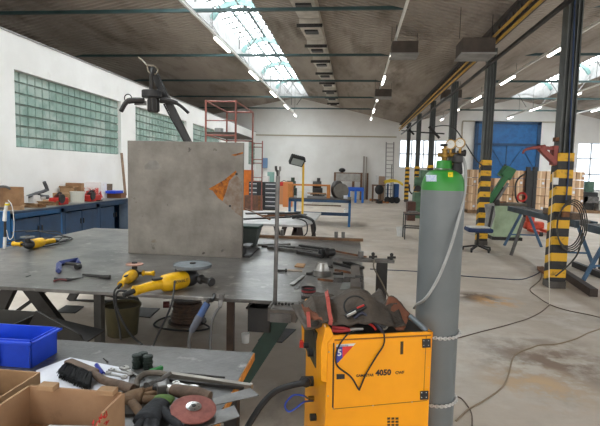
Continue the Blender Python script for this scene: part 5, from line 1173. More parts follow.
# ================================================================ SECOND STEEL TABLE BEHIND THE FIRST
z2 = .86; f0 = Z(242, 222.5, z2); f1 = Z(302, 225.3, z2); ty0 = f1.y; ty1 = Z(300, 212, z2).y; tx1 = Z(303, 225, z2).x; tx0 = -2.75
t = thing('second_table', 'second steel table cluttered with bars behind the welding table', 'table', ((tx0 + tx1) / 2, (ty0 + ty1) / 2, 0))
MB().prism([(tx0, ty0, z2 - .03), (tx1 - .0, ty0, z2 - .03), (tx1 + .12, ty0 + .6, z2 - .03), (tx1 + .12, ty1, z2 - .03), (tx0, ty1, z2 - .03)], (0, 0, .03)).build('tabletop', mat('second_top', (186,184,182), (150,148,146), 3, .5, .2), t)
for xa, xb in ((tx1 - .28, tx1 - .5), (tx1 - .42, tx1 - .2), (tx1 - .06, tx1 + .08), (tx0 + .3, tx0 + .1), (tx0 + .5, tx0 + .7)):
    for y in (ty0 + .15, ty1 - .2): MB().beam((xa, y, z2 - .03), (xb, y, 0), .07, .05, up=(0, 1, 0)).build('leg', mat('brown_black_leg', (56,46,44), None), t)
S2 = [((244, 219), (290, 217), .05, .02, dark_steel, 'dark flat bar near the front of the second table'), ((246, 213.5), (284, 212.5), .06, .03, mid_steel, 'grey bar near the back of the second table'),
      ((244, 208), (270, 219.5), .02, .02, rust, 'thin rusty rod slanting on the second table'), ((268, 214), (300, 213), .05, .04, black_paint, 'black bar behind the floodlight pole on the second table'),
      ((262, 216), (298, 215), .03, .03, rust, 'brown rod lying under the black bar of the second table'), ((285, 216), (305, 217), .06, .03, dark_steel, 'dark short bar at the right end of the second table')]
for i, (a, b, w, h, mm, lb) in enumerate(S2): one(MB().beam(Z(*a, z2 + .001 + h / 2 ), Z(*b, z2 + .001 + h / 2 ), w, h), 'steel_bar', mm, lb, 'bar', 'bars on the second table')
def T2(px, py_, z=z2): return Z(px, py_, z)
one(MB().tube([T2(292, 217, z2 + .03), T2(302, 216, z2 + .05), T2(308, 218, z2 + .04), Y(313, 221, ty0 + .4), Y(315, 230, ty0 + .4), Y(311, 238, ty0 + .4)], .04, sm=4, rr=lambda q_: .035 - .022 * q_), 'hose_bundle', black_rubber, 'thick black hose bundle drooping over the end of the second table', 'hose')
one(MB().tube([T2(296, 218, z2 + .03), Y(306, 222, ty0 + .2), Y(307, 232, ty0 + .2), Y(303, 237, ty0 + .2)], .01, sm=4), 'cable', black_rubber, 'thin black cable hanging from the second table corner', 'cable')
# floodlight
yl = ty1 - .5; pb = Y(302.5, 213, yl); pb.z = z2
t = thing('floodlight', 'black floodlight on a thin yellow pole on the second table', 'floodlight', pb)
top = Y(303.5, 158, yl)
MB().cyl(pb + V((0, 0, .012)), top, .02, n=10).build('pole', mat('pole_yellow', (216,170,30), None), t); MB().cyl(pb, pb + V((0, 0, .012)), .09).build('pole_base', black_paint, t)
hc = Y(297, 160.5, yl - .05)
R7 = Euler((math.radians(35), math.radians(12), math.radians(25))).to_matrix()
hd = MB().box(hc, (.26, .1, .17), R7).build('lamp_head', black_paint, t, bevel=.01); MB().box(hc + R7 @ V((0, -.052, 0)), (.21, .008, .12), R7).build('lamp_glass', mat('lamp_glass', (150,156,152), None, rough=.2), hd)
m = MB()
for i in range(6): m.box(hc + R7 @ V((-.1 + .04 * i, .06, 0)), (.012, .04, .14), R7)
m.build('cooling_fins', black_paint, hd)
MB().tube([hc + R7 @ V((.13, 0, 0)), hc + V((.15, .03, -.02)), top], .012).build('bracket', black_paint, t)

# ================================================================ BLUE TABLE
b0 = Z(349.5, 227, 0); by0_ = b0.y - .03; z3 = Y(351, 199.5, by0_).z; bxl = Y(288.5, 198, by0_).x; bxr = Y(351, 199.5, by0_).x
t = thing('blue_table', 'long blue steel framed table in the middle of the left bay', 'table', ((bxl + bxr) / 2, by0_ + .7, 0)); dby = 1.5
MB().bb(bxl, bxr, by0_, by0_ + dby, z3 - .03, z3).build('tabletop', mat('worn_dark_top', (84,80,76), (60,58,56), 6), t)
m = MB(); m.bb(bxl, bxr, by0_, by0_ + .05, z3 - .11, z3 - .03); m.bb(bxl, bxr, by0_ + dby - .05, by0_ + dby, z3 - .11, z3 - .03); m.bb(bxr - .05, bxr, by0_, by0_ + dby, z3 - .11, z3 - .03); m.bb(bxl, bxl + .05, by0_, by0_ + dby, z3 - .11, z3 - .03)
m.build('table_frame', blue_paint if 0 else darkblue, t)
for x in (bxl, bxr - .07):
    for y in (by0_, by0_ + dby - .07): MB().bb(x, x + .07, y, y + .07, 0, z3 - .03).build('leg', mat('leg_blue', (30,92,140), None, rough=.5), t)
MB().bb(bxl, bxr, by0_ + .3, by0_ + .35, .3, .35).build('leg_stretcher', darkblue, t)
MB().bb(bxl + .05, bxr - .08, by0_ + dby - .06, by0_ + dby - .02, .25, .3).build('leg_stretcher', darkblue, t)
fr = thing('trestle', 'orange wooden trestle frame standing on the blue table', 'frame', Z(310, 197, z3)); yw = by0_ + .35
def B3(px, py_): return Y(px, py_, yw)
for px, w in ((290.5, .15), (328.5, .1)):
    p = B3(px, 190); MB().bb(p.x - w / 2, p.x + w / 2, yw - .05, yw + .25, z3, z3 + .36).build('frame_leg', wood_o, fr)
MB().bb(B3(288, 190).x, B3(330, 190).x, yw - .02, yw + .22, z3 + .36, z3 + .41).build('frame_top', wood_o, fr); MB().bb(B3(303, 190).x, B3(326, 190).x, yw + .05, yw + .2, z3 + .12, z3 + .15).build('frame_shelf', wood, fr)
c = B3(339.5, 198); c.z = z3; 
c.x -= .02; t = thing('saw_disc', 'big dark disc standing half upright on the blue table', 'disc', c)
MB().cyl(c + V((-.12, .42, .27)), c + V((-.02, .36, .27)), .27, n=30).build('disc_body', mat('dark_disc', (72,68,64), (56,52,50), 6), t) 
MB().cyl(c + V((.04, .1, .23)), c + V((.08, .0, .23)), .23, n=30).build('disc_face', mat('grey_disc2', (112,108,100), (92,88,82), 6), t)
one(MB().box(Z(347, 199, z3) + V((-.05, .15, .05)), (.12, .12, .1)), 'small_box', white_paper, 'small pale box at the right end of the blue table', 'box')
one(MB().box(Z(301, 198, z3) + V((0, .3, .09)), (.3, .2, .18)), 'small_crate', white_plastic, 'white container inside the wooden trestle frame', 'container')
c = Z(317, 197, z3) + V((0, .3, 0)); t = thing('metal_scraps', 'dark metal scraps under the wooden trestle frame', 'scrap', c)
random.seed(5)
for i in range(7): a = c + V((random.uniform(-.25, .15), random.uniform(-.03, .08), .025 + .01 * i)); MB().beam(a, a + V((random.uniform(.1, .25), random.uniform(-.03, .03), .01)), .04, .03).build('scrap_piece', [dark_steel, rust, mid_steel][i % 3], t)
b = Z(347, 214, 0); one(MB().lathe([(.0, 0), (.11, 0), (.14, .2), (.13, .2), (.1, .02)], (b.x, b.y + .1, 0), n=16), 'white_bucket', white_plastic, 'white bucket on the floor under the right end of the blue table', 'bucket')
b = Z(322, 206, 0); one(MB().bb(b.x - .9, b.x + .9, b.y, b.y + .2, 0, .05), 'timber', wood_d, 'brown timber lying on the floor behind the blue table', 'timber')

# ================================================================ DRAWER CABINETS, CRATES
yd0 = 19.5
def D8(px, py_=208, y=yd0): return Y(px, py_, y)
dk = mat('drawer_black', (62,66,72), (52,56,62), 5, .45); dk2 = mat('pillar_black', (34,34,36), None)
t = thing('drawer_cabinet', 'wide black drawer cabinet with pale handle strips in the left bay', 'cabinet', D8(263) - V((0, 0, D8(263).z)))
x0, x1, x2, x3 = D8(248.5).x, D8(257.5).x, D8(264.5).x, D8(276).x; zt8 = D8(260, 182).z
MB().bb(x0, x3, yd0, yd0 + .6, 0, zt8).build('cabinet_body', dk2, t)
for xa, xb in ((x0, x1), (x2, x3)):
    for k in range(6):
        za = .06 + k * (zt8 - .08) / 6; d = MB().bb(xa + .02, xb - .02, yd0 - .03, yd0, za, za + (zt8 - .08) / 6 - .03).build('drawer', dk, t); MB().bb(xa + .04, xb - .04, yd0 - .05, yd0 - .03, za + .1, za + .14).build('drawer_handle', mat('handle_pale', (190,192,194), None, rough=.4), d)
MB().bb(x1 - .02, x2 + .02, yd0 - .06, yd0, 0, zt8).build('center_pillar', dk2, t)
t = thing('brown_crate', 'rusty brown metal crate on the floor left of the drawer cabinet', 'crate', D8(252, 209, 17) - V((0, 0, D8(252, 209, 17).z)))
xa, xb = Y(243, 200, 17).x, Y(260, 200, 17).x; m = MB(); zz = Y(252, 196, 17).z
m.bb(xa, xb, 17, 17.03, 0, zz); m.bb(xa, xa + .03, 17, 17.6, 0, zz); m.bb(xb - .03, xb, 17, 17.6, 0, zz); m.bb(xa, xb, 17.57, 17.6, 0, zz); m.bb(xa, xb, 17, 17.6, 0, .03)
m.build('crate_body', mat('crate_brown', (112,78,60), (84,60,50), 7), t)
for px in (243.5, 259.5): x = Y(px, 200, 17).x; MB().bb(x - .04, x + .04, 16.95, 17.0, 0, zz).build('corner_post', wood_o if px < 250 else rust, t)
o0 = Y(243, 200, 21); o1 = Y(250.5, 200, 21); one(MB().bb(o0.x, o1.x, 21, 21.6, 0, Y(247, 170, 21).z), 'orange_cabinet', orange_paint, 'tall orange cabinet behind the brown crate', 'cabinet')
for (xa, xb, yt, yb0, yy, mm, nm, lb, ct) in ((259, 268, 176, 186, 24, white_plastic, 'white_container', 'white container behind the drawer cabinet', 'container'), (267, 273, 172, 190, 26, mat('pale_teal_box', (130,168,160), None), 'pale_teal_locker', 'pale teal locker by the far wall behind the drawers', 'locker'),
        (262, 266.5, 158, 168, 29.7, mat('wall_box_blue', (110,140,178), None), 'wall_box', 'blue grey box mounted on the far wall', 'wall box'), (268, 288, 186, 195, 23, mat('tan_box3', (190,132,90), None), 'tan_box', 'tan wooden box right of the drawer cabinet', 'box'),
        (283, 292, 182, 199, 21.5, mat('orange_crate', (206,130,76), None), 'orange_crate', 'orange crate left of the wooden frame, on the floor beyond', 'crate'), (303, 312, 186, 198, 24, white_plastic, 'white_container', 'white container far behind the blue table', 'container')):
    a = Y(xa, 190, yy); b = Y(xb, 190, yy); zt9 = Y((xa + xb) / 2, yt, yy).z; zb9 = 0 if nm != 'wall_box' else Y(264, yb0, yy).z
    one(MB().bb(a.x, b.x, yy, yy + (.4 if nm != 'wall_box' else .28), zb9, zt9), nm, mm, lb, ct, bevel=.02)
p = Y(282, 184, 23.2); t = thing('red_toolbox', 'red toolbox on the tan box by the far bench', 'toolbox', (p.x, 23.1, Y(278, 186, 23).z))
MB().box((p.x + .1, 23.2, Y(278, 186, 23).z + .1), (.5, .3, .2)).build('toolbox_body', red_paint, t, bevel=.02); MB().tube([(p.x - .05, 23.2, Y(278, 186, 23).z + .2), (p.x + .1, 23.2, Y(278, 186, 23).z + .27), (p.x + .25, 23.2, Y(278, 186, 23).z + .2)], .015).build('toolbox_handle', black_paint, t)
def machine_blob(x0, x1, yt, yy, mm, label, name='far_machine', cat='machine'):
    a = Y(x0, 190, yy).x; b = Y(x1, 190, yy).x; zt9 = Y((x0 + x1) / 2, yt, yy).z; w = b - a; t = thing(name, label, cat, ((a + b) / 2, yy, 0))
    MB().bb(a, b, yy, yy + .5, 0, zt9 * .55).build('machine_base', mm, t, bevel=.02); MB().cyl((a + w * .2, yy + .25, zt9 * .7), (b - w * .1, yy + .25, zt9 * .7), zt9 * .16).build('machine_head', mm, t)
    MB().bb(a + w * .55, a + w * .8, yy + .1, yy + .4, zt9 * .5, zt9).build('machine_column', mm, t)
machine_blob(310, 322, 178, 27, dark_steel, 'dark bench drill far behind the wooden frame')
machine_blob(284, 296, 177.5, 26, dkgreen, 'dark green machine far behind the floodlight pole')

# ================================================================ FAR WALL ITEMS
yf9 = 28.6
def W9(px, py_, y=yf9): return Y(px, py_, y)
t = thing('wooden_rack', 'wooden rack with a pale back board by the far wall', 'rack', (W9(347, 190).x, yf9, 0))
xa, xb, za, zb = W9(333.5, 190).x, W9(362, 190).x, W9(347, 188).z, W9(347, 172.5).z
wdk = mat('dark_rack_wood', (124,90,66), (98,72,54), 6)
for x in (xa, xb - .12): MB().bb(x, x + .12, yf9, yf9 + .4, 0, zb).build('rack_post', wdk, t)
MB().bb(xb - .6, xb - .45, yf9, yf9 + .3, .5, zb).build('rack_post', wdk, t)
for z in (zb, za + .45, za): MB().bb(xa, xb, yf9, yf9 + .4, z - .06, z).build('rack_shelf', wdk, t)
MB().bb(xa + .12, xb - .12, yf9 - .03, yf9 - .005, za + .4, zb - .06).build('back_board', mat('pale_board', (176,172,166), (150,146,140), 3), t)
random.seed(11)
for i in range(9): x = xa + .3 + .14 * i; one(MB().cyl((x, yf9 + .2, za + .45), (x + .08, yf9 + .2, za + .5 + .12 * random.random() + .06), .07, n=8), 'stored_part', [dark_steel, rust, wood_d][i % 3], 'dark metal part lying on the shelf of the far wooden rack', 'part', 'parts on the far wooden rack')
p = W9(342, 171.5); one(MB().ball((p.x, yf9 + .2, zb + .13), (.2, .15, .13)), 'dark_bundle', dark_steel, 'small dark bundle on top of the far wooden rack', 'bundle')
t = thing('blue_trestle', 'bright blue low table in front of the far wooden rack', 'table', (W9(356, 190, 26).x, 26, 0)); xa, xb, z = W9(348, 190, 26).x, W9(364, 190, 26).x, W9(356, 189, 26).z
MB().bb(xa, xb, 26, 26.7, z - .12, z + .08).build('table_cover', mat('bright_blue', (26,86,190), None), t)
for x in (xa, xb - .5, xb - .12): MB().bb(x, x + .12, 26, 26.12, 0, z - .12).build('leg', mat('bright_blue2', (34,110,200), None), t)
for (x0, x1, yt, lb, mm) in ((362.5, 364.5, 156, 'tall narrow board leaning at the far wall, left one', mat('grey_board', (164,156,148), None)), (365, 368.5, 173, 'brown board standing right beside the wooden rack', wdk), (365.2, 366.6, 156.5, 'tall narrow board leaning at the far wall, right one', mat('grey_board', (164,156,148), None))):
    a, b = W9(x0, 180, 29.4).x, W9(x1, 180, 29.4).x; one(MB().hexa([(a, 29.3, 0), (b, 29.3, 0), (b, 29.36, 0), (a, 29.36, 0), (a, 29.8, W9(x0, yt, 29.4).z), (b, 29.8, W9(x0, yt, 29.4).z), (b, 29.86, W9(x0, yt, 29.4).z), (a, 29.86, W9(x0, yt, 29.4).z)]), 'leaning_board', mm, lb, 'board', 'boards leaning at the far wall')
# ladder
t = thing('ladder', 'tall grey ladder leaning against the far wall', 'ladder', (W9(390, 190, 29.2).x, 29.2, 0))
l0, l1 = W9(386.5, 142, 29.7), W9(394, 142, 29.7)
for p in (l0, l1): MB().beam((p.x, 29.0, 0), (p.x, 29.85, p.z), .07, .05).build('ladder_stile', mat('ladder_grey', (150,148,146), None), t)
for k in range(14): z = l0.z * (k + .6) / 14; y = 29.0 + .85 * z / l0.z; MB().cyl((l0.x, y, z), (l1.x, y, z), .022, n=6).build('ladder_rung', mat('ladder_grey', (150,148,146), None), t)
one(MB().bb(W9(390.3, 180, 29).x, W9(391.2, 180, 29).x, 28.6, 28.65, 0, W9(390, 165, 29).z), 'thin_post', mid_steel, 'short thin post in front of the far ladder', 'post')
# wooden table / chair clutter
t = thing('wooden_stand', 'wooden stand with a black bag left of the yellow tarpaulin', 'stand', (W9(378, 190, 27.5).x, 27.5, 0)); xa, xb = W9(372, 190, 27.5).x, W9(385, 190, 27.5).x; z = W9(378, 186, 27.5).z
for x in (xa, xb - .3): MB().bb(x, x + .1, 27.5, 27.6, 0, z).build('leg', wdk, t)
MB().bb(xa, xb, 27.5, 28.1, z, z + .07).build('stand_top', wdk, t)
MB().bb(xb - .35, xb, 28.0, 28.1, 0, z + .55).build('stand_panel', mat('panel_wood', (156,128,104), None), t)
MB().bb(xa + .2, xb - .35, 28.0, 28.05, z + .1, z + .6).build('white_panel', white_plastic, t)
one(MB().ball((xa + .4, 27.4, z - .2), (.25, .12, .28)), 'black_bag', black_paint, 'black bag hanging at the wooden stand', 'bag')
t = thing('blue_trolley', 'blue trolley covered with a yellow tarpaulin by the far ladder', 'trolley', (W9(392, 195, 26.5).x, 26.5, 0)); xa, xb = W9(386, 190, 26.5).x, W9(399, 190, 26.5).x; z = W9(392, 184, 26.5).z
MB().bb(xa + .45, xb, 26.5, 27.2, .2, z).build('trolley_body', mat('trolley_blue', (24,76,136), None), t)
for x in (xa + .1, xa + .35, xb - .1): MB().cyl((x, 26.45, .18), (x, 26.55, .18), .18).build('trolley_wheel', black_rubber, t)
for x in (xa + .05, xa + .4): MB().bb(x, x + .09, 26.5, 26.6, .1, z).build('trolley_post', darkblue, t)
tp = one(grid_cloth(lambda s_, t_: V((xa - .1 + (xb - xa + .3) * s_, 26.3 + 1.0 * t_, z + .05 + .22 * math.sin(PI * min(1, s_ * .9 + .1)) - (.25 * max(0, .25 - t_) * 2) + .05 * NZ.noise(V((s_ * 5, t_ * 5, 0))))), 14, 10, 'tarpaulin', mat('tarp_yellow', (232,200,50), (214,180,40), 5)) and MB().bb(0, .01, 40, 40.01, 0, .01), 'x', white_plastic, 'x', 'x') if 0 else None
o = grid_cloth(lambda s_, t_: V((xa - .1 + (xb - xa + .3) * s_, 26.3 + 1.0 * t_, z + .05 + .2 * math.sin(PI * min(1, s_ * .9 + .1)) - .5 * max(0, .25 - t_) + .05 * NZ.noise(V((s_ * 5, t_ * 5, 0))))), 14, 10, 'tarpaulin', mat('tarp_yellow', (232,200,50), (214,180,40), 5), None, .02)
o['label'] = 'yellow tarpaulin spread over the blue trolley'; o['category'] = 'tarpaulin'
random.seed(2)
for i in range(12):
    px = random.uniform(371, 388); p = Z(px, random.uniform(200.8, 203.5), 0); w = random.uniform(.12, .3)
    one(MB().box((p.x, p.y, w * .3), (w, w * .8, w * .6), Matrix.Rotation(random.random() * 3, 3, 'Z')), 'scrap_piece', [wood_o, wood_d, rust, dark_steel, white_plastic][i % 5], 'small scrap piece on the floor by the far wooden stand', 'scrap', 'scraps on the floor by the far wall')
# small black table with bucket behind the bottle
p0 = Z(404, 239.5, 0); yk = p0.y; xa = p0.x; zt7 = Y(412, 214, yk).z
t = thing('side_table', 'small black metal side table half behind the gas bottle', 'table', (xa + .3, yk + .3, 0))
for x in (xa, xa + .62):
    for y in (yk, yk + .45): MB().bb(x, x + .025, y, y + .025, 0, zt7).build('leg', black_paint, t)
for z in (zt7, zt7 * .33 + .1): 
    m = MB(); m.bb(xa, xa + .64, yk, yk + .02, z - .03, z); m.bb(xa, xa + .64, yk + .45, yk + .475, z - .03, z); m.bb(xa, xa + .02, yk, yk + .475, z - .03, z); m.bb(xa + .62, xa + .645, yk, yk + .475, z - .03, z); m.build('table_frame', black_paint, t)
MB().bb(xa, xa + .645, yk, yk + .475, zt7, zt7 + .015).build('tabletop', mat('brown_top', (96,80,68), None), t)
one(MB().box((xa + .22, yk + .25, zt7 + .035), (.22, .2, .035)), 'small_box', mid_steel, 'small grey packet on the black side table', 'box')
one(MB().lathe([(.0, 0), (.1, 0), (.13, .24), (.125, .24), (.095, .02)], (xa - .02, yk + .62, 0), n=18), 'white_bucket', white_plastic, 'white bucket on the floor behind the black side table', 'bucket')
c = Z(412, 203, 0); c.y -= 0; 
one(MB().bb(Y(408, 200, 17).x, Y(416, 200, 17).x, 17, 17.5, 0, Y(412, 202, 17).z), 'brown_crate', mat('brown_crate2', (92,56,44), (70,46,40), 7), 'dark brown crate behind the black side table', 'crate')
# green machine behind bottle
yg = 18.0; 
t = thing('green_machine', 'old green machine tool standing left behind the gas bottle', 'machine', (Y(420, 200, yg).x, yg, 0)); xa, xb = Y(412, 190, yg).x, Y(432, 190, yg).x
gm = mat('old_green', (92,124,98), (70,98,78), 4, .55)
MB().bb(xa + .1, xb, yg, yg + .7, 0, .95).build('machine_base', gm, t, bevel=.03); MB().bb(xa + .3, xb, yg, yg + .6, .95, Y(424, 170, yg).z).build('machine_head', gm, t, bevel=.04)
MB().cyl((xa + .1, yg + .2, 1.35), (xa + .5, yg + .2, 1.35), .18).build('machine_motor', gm, t); MB().cyl((xa + .2, yg - .05, 1.1), (xa + .2, yg, 1.1), .12).build('hand_wheel', black_paint, t)
MB().tube([(xa, yg, .9), (xa - .1, yg - .1, 1.0), (xa - .12, yg - .1, 1.25)], .03).build('machine_lever', black_paint, t)
# black bracket fixtures on far columns
for (px, py_, y, lb) in ((432, 132, 19.2, 'black crossed bracket fixed high on a column behind the bottle'), (408, 130, 27.4, 'small black bracket on the furthest column')):
    p = Y(px, py_, y); p.x = 3.05; p.y = {19.2: 19.7, 27.4: 28.1}[y]; t = thing('cross_bracket', lb, 'bracket', p)
    MB().beam(p + V((-.45, 0, .02)), p + V((.45, 0, -.02)), .05, .05).build('bracket_bar', black_paint, t); MB().beam(p + V((-.15, 0, .25)), p + V((.25, -.1, -.2)), .12, .1).build('bracket_head', black_paint, t)
# ================================================================ RIGHT BAY
# pinkish red arm bracket on the nearest column
cX, cY = 3.05, 7.5
def K(px, py_, d=.14): return Y(px, py_, cY - d)
t = thing('wall_crane_arm', 'faded red steel arm bracket bolted to the nearest striped column', 'bracket', K(556, 160))
MB().bb(cX - .17, cX - .11, cY - .1, cY + .05, K(556, 165).z, K(556, 145.5).z).build('bracket_plate', pinkred, t)
MB().beam(K(556, 164, .05), K(540, 148, .05), .11, .07).build('bracket_strut', pinkred, t); MB().beam(K(557, 149, .05), K(541, 147.5, .05), .05, .05).build('bracket_arm', pinkred, t)
MB().tube([K(545, 146.5, .05), K(537, 147.5, .08), K(530, 148.5, .1), K(525, 150, .12), K(522.5, 153.5, .12)], .022, sm=4, rr=lambda q: .028 - .014 * q).build('bent_arm', pinkred, t)
MB().bb(cX - .16, cX - .11, cY - .1, cY, K(556, 141).z, K(556, 137).z).build('bracket_hook', rust, t)
one(MB().box((cX - .14, cY - .14, K(551, 181).z), (.07, .05, .1)), 'socket_box', white_plastic, 'small white socket box on the left side of the nearest column', 'socket')
one(MB().box((cX + .13, cY - .06, K(577, 162).z), (.06, .05, .16)), 'white_rag', white_paper, 'white rag stuck at the right side of the nearest column', 'rag')
bl = mat('cable_blue', (34,56,92), None)
one(MB().tube([K(575, 0, .12), K(573, 60, .12), K(570.5, 120, .125), K(568.5, 170, .13), K(566, 200, .14)], .01, sm=4), 'blue_pipe', bl, 'blue hose running down the front of the nearest column', 'hose')
m = MB(); c = K(569, 225.5, .17)
hr = thing('hose_reel', 'black hose coiled in a tall loop on the nearest striped column', 'hose', (c.x, c.y, c.z - .4))
for k in range(4):
    rr_ = .27 + .02 * k
    MB().tube([c + V((rr_ * .62 * math.cos(a_ * PI / 12) + .01 * k, -.01 * k, rr_ * 1.15 * math.sin(a_ * PI / 12))) for a_ in range(0, 25)], .009, n=7).build('hose_loop', mat('hose_dark', (62,60,54), (38,36,34), 8, .6), hr)
MB().bb(c.x - .1, c.x + .0, c.y, cY - .116, c.z + .12, c.z + .2).build('hose_hook', rust, hr)
MB().tube([c + V((.19, -.02, -.1)), c + V((.14, -.02, -.4)), c + V((0, -.03, -.6)), c + V((-.15, -.03, -.75))], .012, sm=4).build('hose_tail', mat('hose_dark', (52,50,46), None), hr)
one(MB().tube([K(553, 172, .16), K(552, 200, .15), K(549.5, 240, .16), Y(549, 262, 7.0), Z(549.5, 304.5, .006)], .006, sm=3), 'hanging_cable', mat('cord_white', (206,198,184), None), 'thin pale cable hanging down at the left of the nearest column', 'cable')
# floor cables
cb = mat('floor_cable_brown', (96,82,70), None); 
def floorcable(pts, r, mm, lb):
    r *= .68
    one(MB().tube([Z(x, y, r + .001) for x, y in pts], r, n=6, sm=6), 'floor_cable', mm, lb, 'cable', None)
floorcable([(542, 266), (541, 278), (537, 283), (530, 289.5), (538, 297), (550, 304.5), (566, 310), (590, 315), (604, 318.5)], .009, cb, 'brown cable on the floor running right from the nearest column foot')
floorcable([(550, 304.5), (541, 312), (528, 318.6), (514, 323), (500, 327), (480, 332), (458, 338)], .008, cb, 'thin brown cable on the floor from the column towards the gas bottle')
floorcable([(600, 329), (588, 333), (576, 338.7), (557, 344), (540, 345), (530.7, 348), (520, 352), (513, 358), (509, 373), (502.7, 386.7), (485, 400), (469, 409), (456, 421)], .009, mat('floor_cable_tan', (140,122,98), None), 'tan cable curving across the open floor in a long S')
floorcable([(454.7, 395.5), (462, 399), (469, 408), (472, 416), (472, 430)], .007, cb, 'thin brown cable looping on the floor right of the bottle')
floorcable([(370, 269), (388, 270), (418, 271.5), (464, 276), (500, 278.6), (519, 279.5), (530, 277), (540, 272), (548, 265)], .011, bl if 0 else mat('dark_blue_cable', (50,58,80), None), 'dark blue cable lying straight across the floor behind the bottle')

# office chair
cc = V((2.72, 10.7, 0)); t = thing('office_chair', 'blue swivel chair with a torn grey backrest by the second column', 'chair', cc)
MB().box(cc + V((0, 0, .47)), (.52, .46, .09)).build('seat', mat('seat_blue', (40,58,96), (32,48,80), 8, .8), t, bevel=.03)
MB().cyl(cc + V((0, 0, .12)), cc + V((0, 0, .43)), .03).build('gas_column', black_paint, t)
for k in range(5): a_ = k * 2 * PI / 5 + .3; e_ = cc + V((.3 * math.cos(a_), .3 * math.sin(a_), .07)); lg = MB().beam(cc + V((0, 0, .13)), e_, .05, .035).build('leg', black_paint, t); MB().cyl(e_ + V((-.015, 0, -.035)), e_ + V((.015, 0, -.035)), .035, n=10).build('caster', black_rubber, lg)
def C9(px, py_, y=10.7): return Y(px, py_, y)
MB().prism([C9(485, 229), C9(486.5, 215), C9(485, 205), C9(494.5, 203.5), C9(495.5, 215), C9(492, 226), C9(489, 231)], (.06, .3, 0)).build('backrest', mat('torn_grey', (150,150,148), (110,110,108), 6), t, bevel=.02)
MB().beam(C9(488, 231), C9(493, 206), .05, .03).build('back_spine', black_paint, t)
one(MB().box(cc + V((-.02, -.02, .53)), (.4, .3, .025), Matrix.Rotation(.2, 3, 'Z')), 'seat_board', white_plastic, 'pale board lying on the blue chair seat', 'board')
# band saw
yb9 = 12.7; xa, xb = Y(494, 220, yb9).x, Y(522, 220, yb9).x; zb9 = Y(508, 206, yb9).z
t = thing('band_saw', 'green metal band saw with its arm raised on a pale green cabinet', 'saw', ((xa + xb) / 2, yb9, 0))
MB().bb(xa, xb, yb9, yb9 + .6, .08, zb9).build('saw_cabinet', palegreen, t, bevel=.015); MB().bb(xa - .03, xb + .03, yb9 - .03, yb9 + .63, 0, .08).build('saw_foot', dark_steel, t)
def Q(px, py_, d=-.1): return Y(px, py_, yb9 - d)
MB().bb(xa - .1, xb + .1, yb9, yb9 + .5, zb9, zb9 + .07).build('saw_bed', mat('bed_brown', (92,84,70), (66,60,52), 8), t)
MB().beam(Q(486, 206), Q(506, 176), .16, .14).build('saw_bow', green_paint, t, bevel=.02); MB().beam(Q(486, 213), Q(488, 196), .2, .2).build('wheel_cover', green_paint, t, bevel=.03)
MB().beam(Q(499.5, 172.5, .1), Q(512, 178, .1) , .32, .3, up=(.5, 0, 1)).build('motor_cover', green_paint, t, bevel=.03) if 0 else MB().prism([Q(507.5, 165.3), Q(517, 169.8), Q(510.5, 180.7), Q(500.5, 174.8)], (0, .35, 0)).build('motor_cover', green_paint, t, bevel=.02)
MB().beam(Q(495, 204), Q(508, 183), .05, .06).build('saw_guide', mid_steel, t); MB().beam(Q(491, 206), Q(503, 187), .03, .04).build('saw_blade', dark_steel, t)
MB().cyl(Q(499, 204), Q(506, 204), .07).build('saw_vise', rust, t)
MB().bb(xa + .02, xa + .1, yb9 - .05, yb9, zb9, zb9 + .15).build('vise_handle', dark_steel, t)
# roller stand: beam on A-trestles
ym = mat('stand_steel', (70,84,96), (56,66,76), 5, .5, .2); lb_ = mat('stand_blue', (62,98,132), (50,80,108), 5, .5)
def rstand(label, x, y0, y1, z, ys_, name='roller_stand'):
    t = thing(name, label, 'stand', (x, (y0 + y1) / 2, 0), 'blue roller stands')
    MB().bb(x - .18, x - .12, y0, y1, z - .12, z).build('stand_rail', ym, t); MB().bb(x + .12, x + .18, y0, y1, z - .12, z).build('stand_rail', ym, t)
    yy = y0 + .15
    while yy < y1: MB().cyl((x - .12, yy, z - .03), (x + .12, yy, z - .03), .035, n=10).build('roller', mid_steel, t); yy += .35
    for y in ys_:
        for s in (-1, 1): MB().beam((x + s * .08, y, z - .12), (x + s * .42, y, 0), .05, .05).build('leg', lb_, t)
        MB().bb(x - .3, x + .3, y - .015, y + .015, .26, .29).build('leg_stretcher', lb_, t)
    return t
rstand('blue legged roller stand leading away from the green saw', 4.0, 8.7, 12.4, .9, (9.2, 11.7))
rstand('blue legged roller stand at the right edge beyond the nearest column', 4.05, 5.9, 8.5, .88, (6.6, 7.9))
one(MB().beam((3.55, 10.4, .8), (3.3, 10.3, .0), .06, .04), 'leaning_bar', mid_steel, 'grey bar leaning against the roller stand behind the nearest column', 'bar')
one(MB().box((3.95, 9.6, .96), (.2, 1.3, .11)), 'wooden_beam', wood_d, 'brown timber lying on the roller stand', 'timber')
one(MB().beam(Z(562, 272, .06), Z(594, 293, .06), .1, .11), 'rusty_beam', mat('beam_brown', (66,52,46), (50,42,38), 8, .6, .2), 'rusty steel beam on the floor right of the nearest column foot', 'beam')
one(MB().beam(Z(574, 264, .05), Z(604, 276, .05), .08, .1), 'dark_beam', dark_steel, 'dark steel beam on the floor behind the rusty beam', 'beam')
one(MB().beam(Z(540, 268, .04), Z(552, 276, .04), .1, .06), 'small_beam', rust, 'short rusty offcut on the floor left of the nearest column', 'beam')
t = thing('tall_cylinders', 'two small dark bottles on the roller stand at the right edge', 'bottle', (4.1, 7.3, .88)) if 0 else None
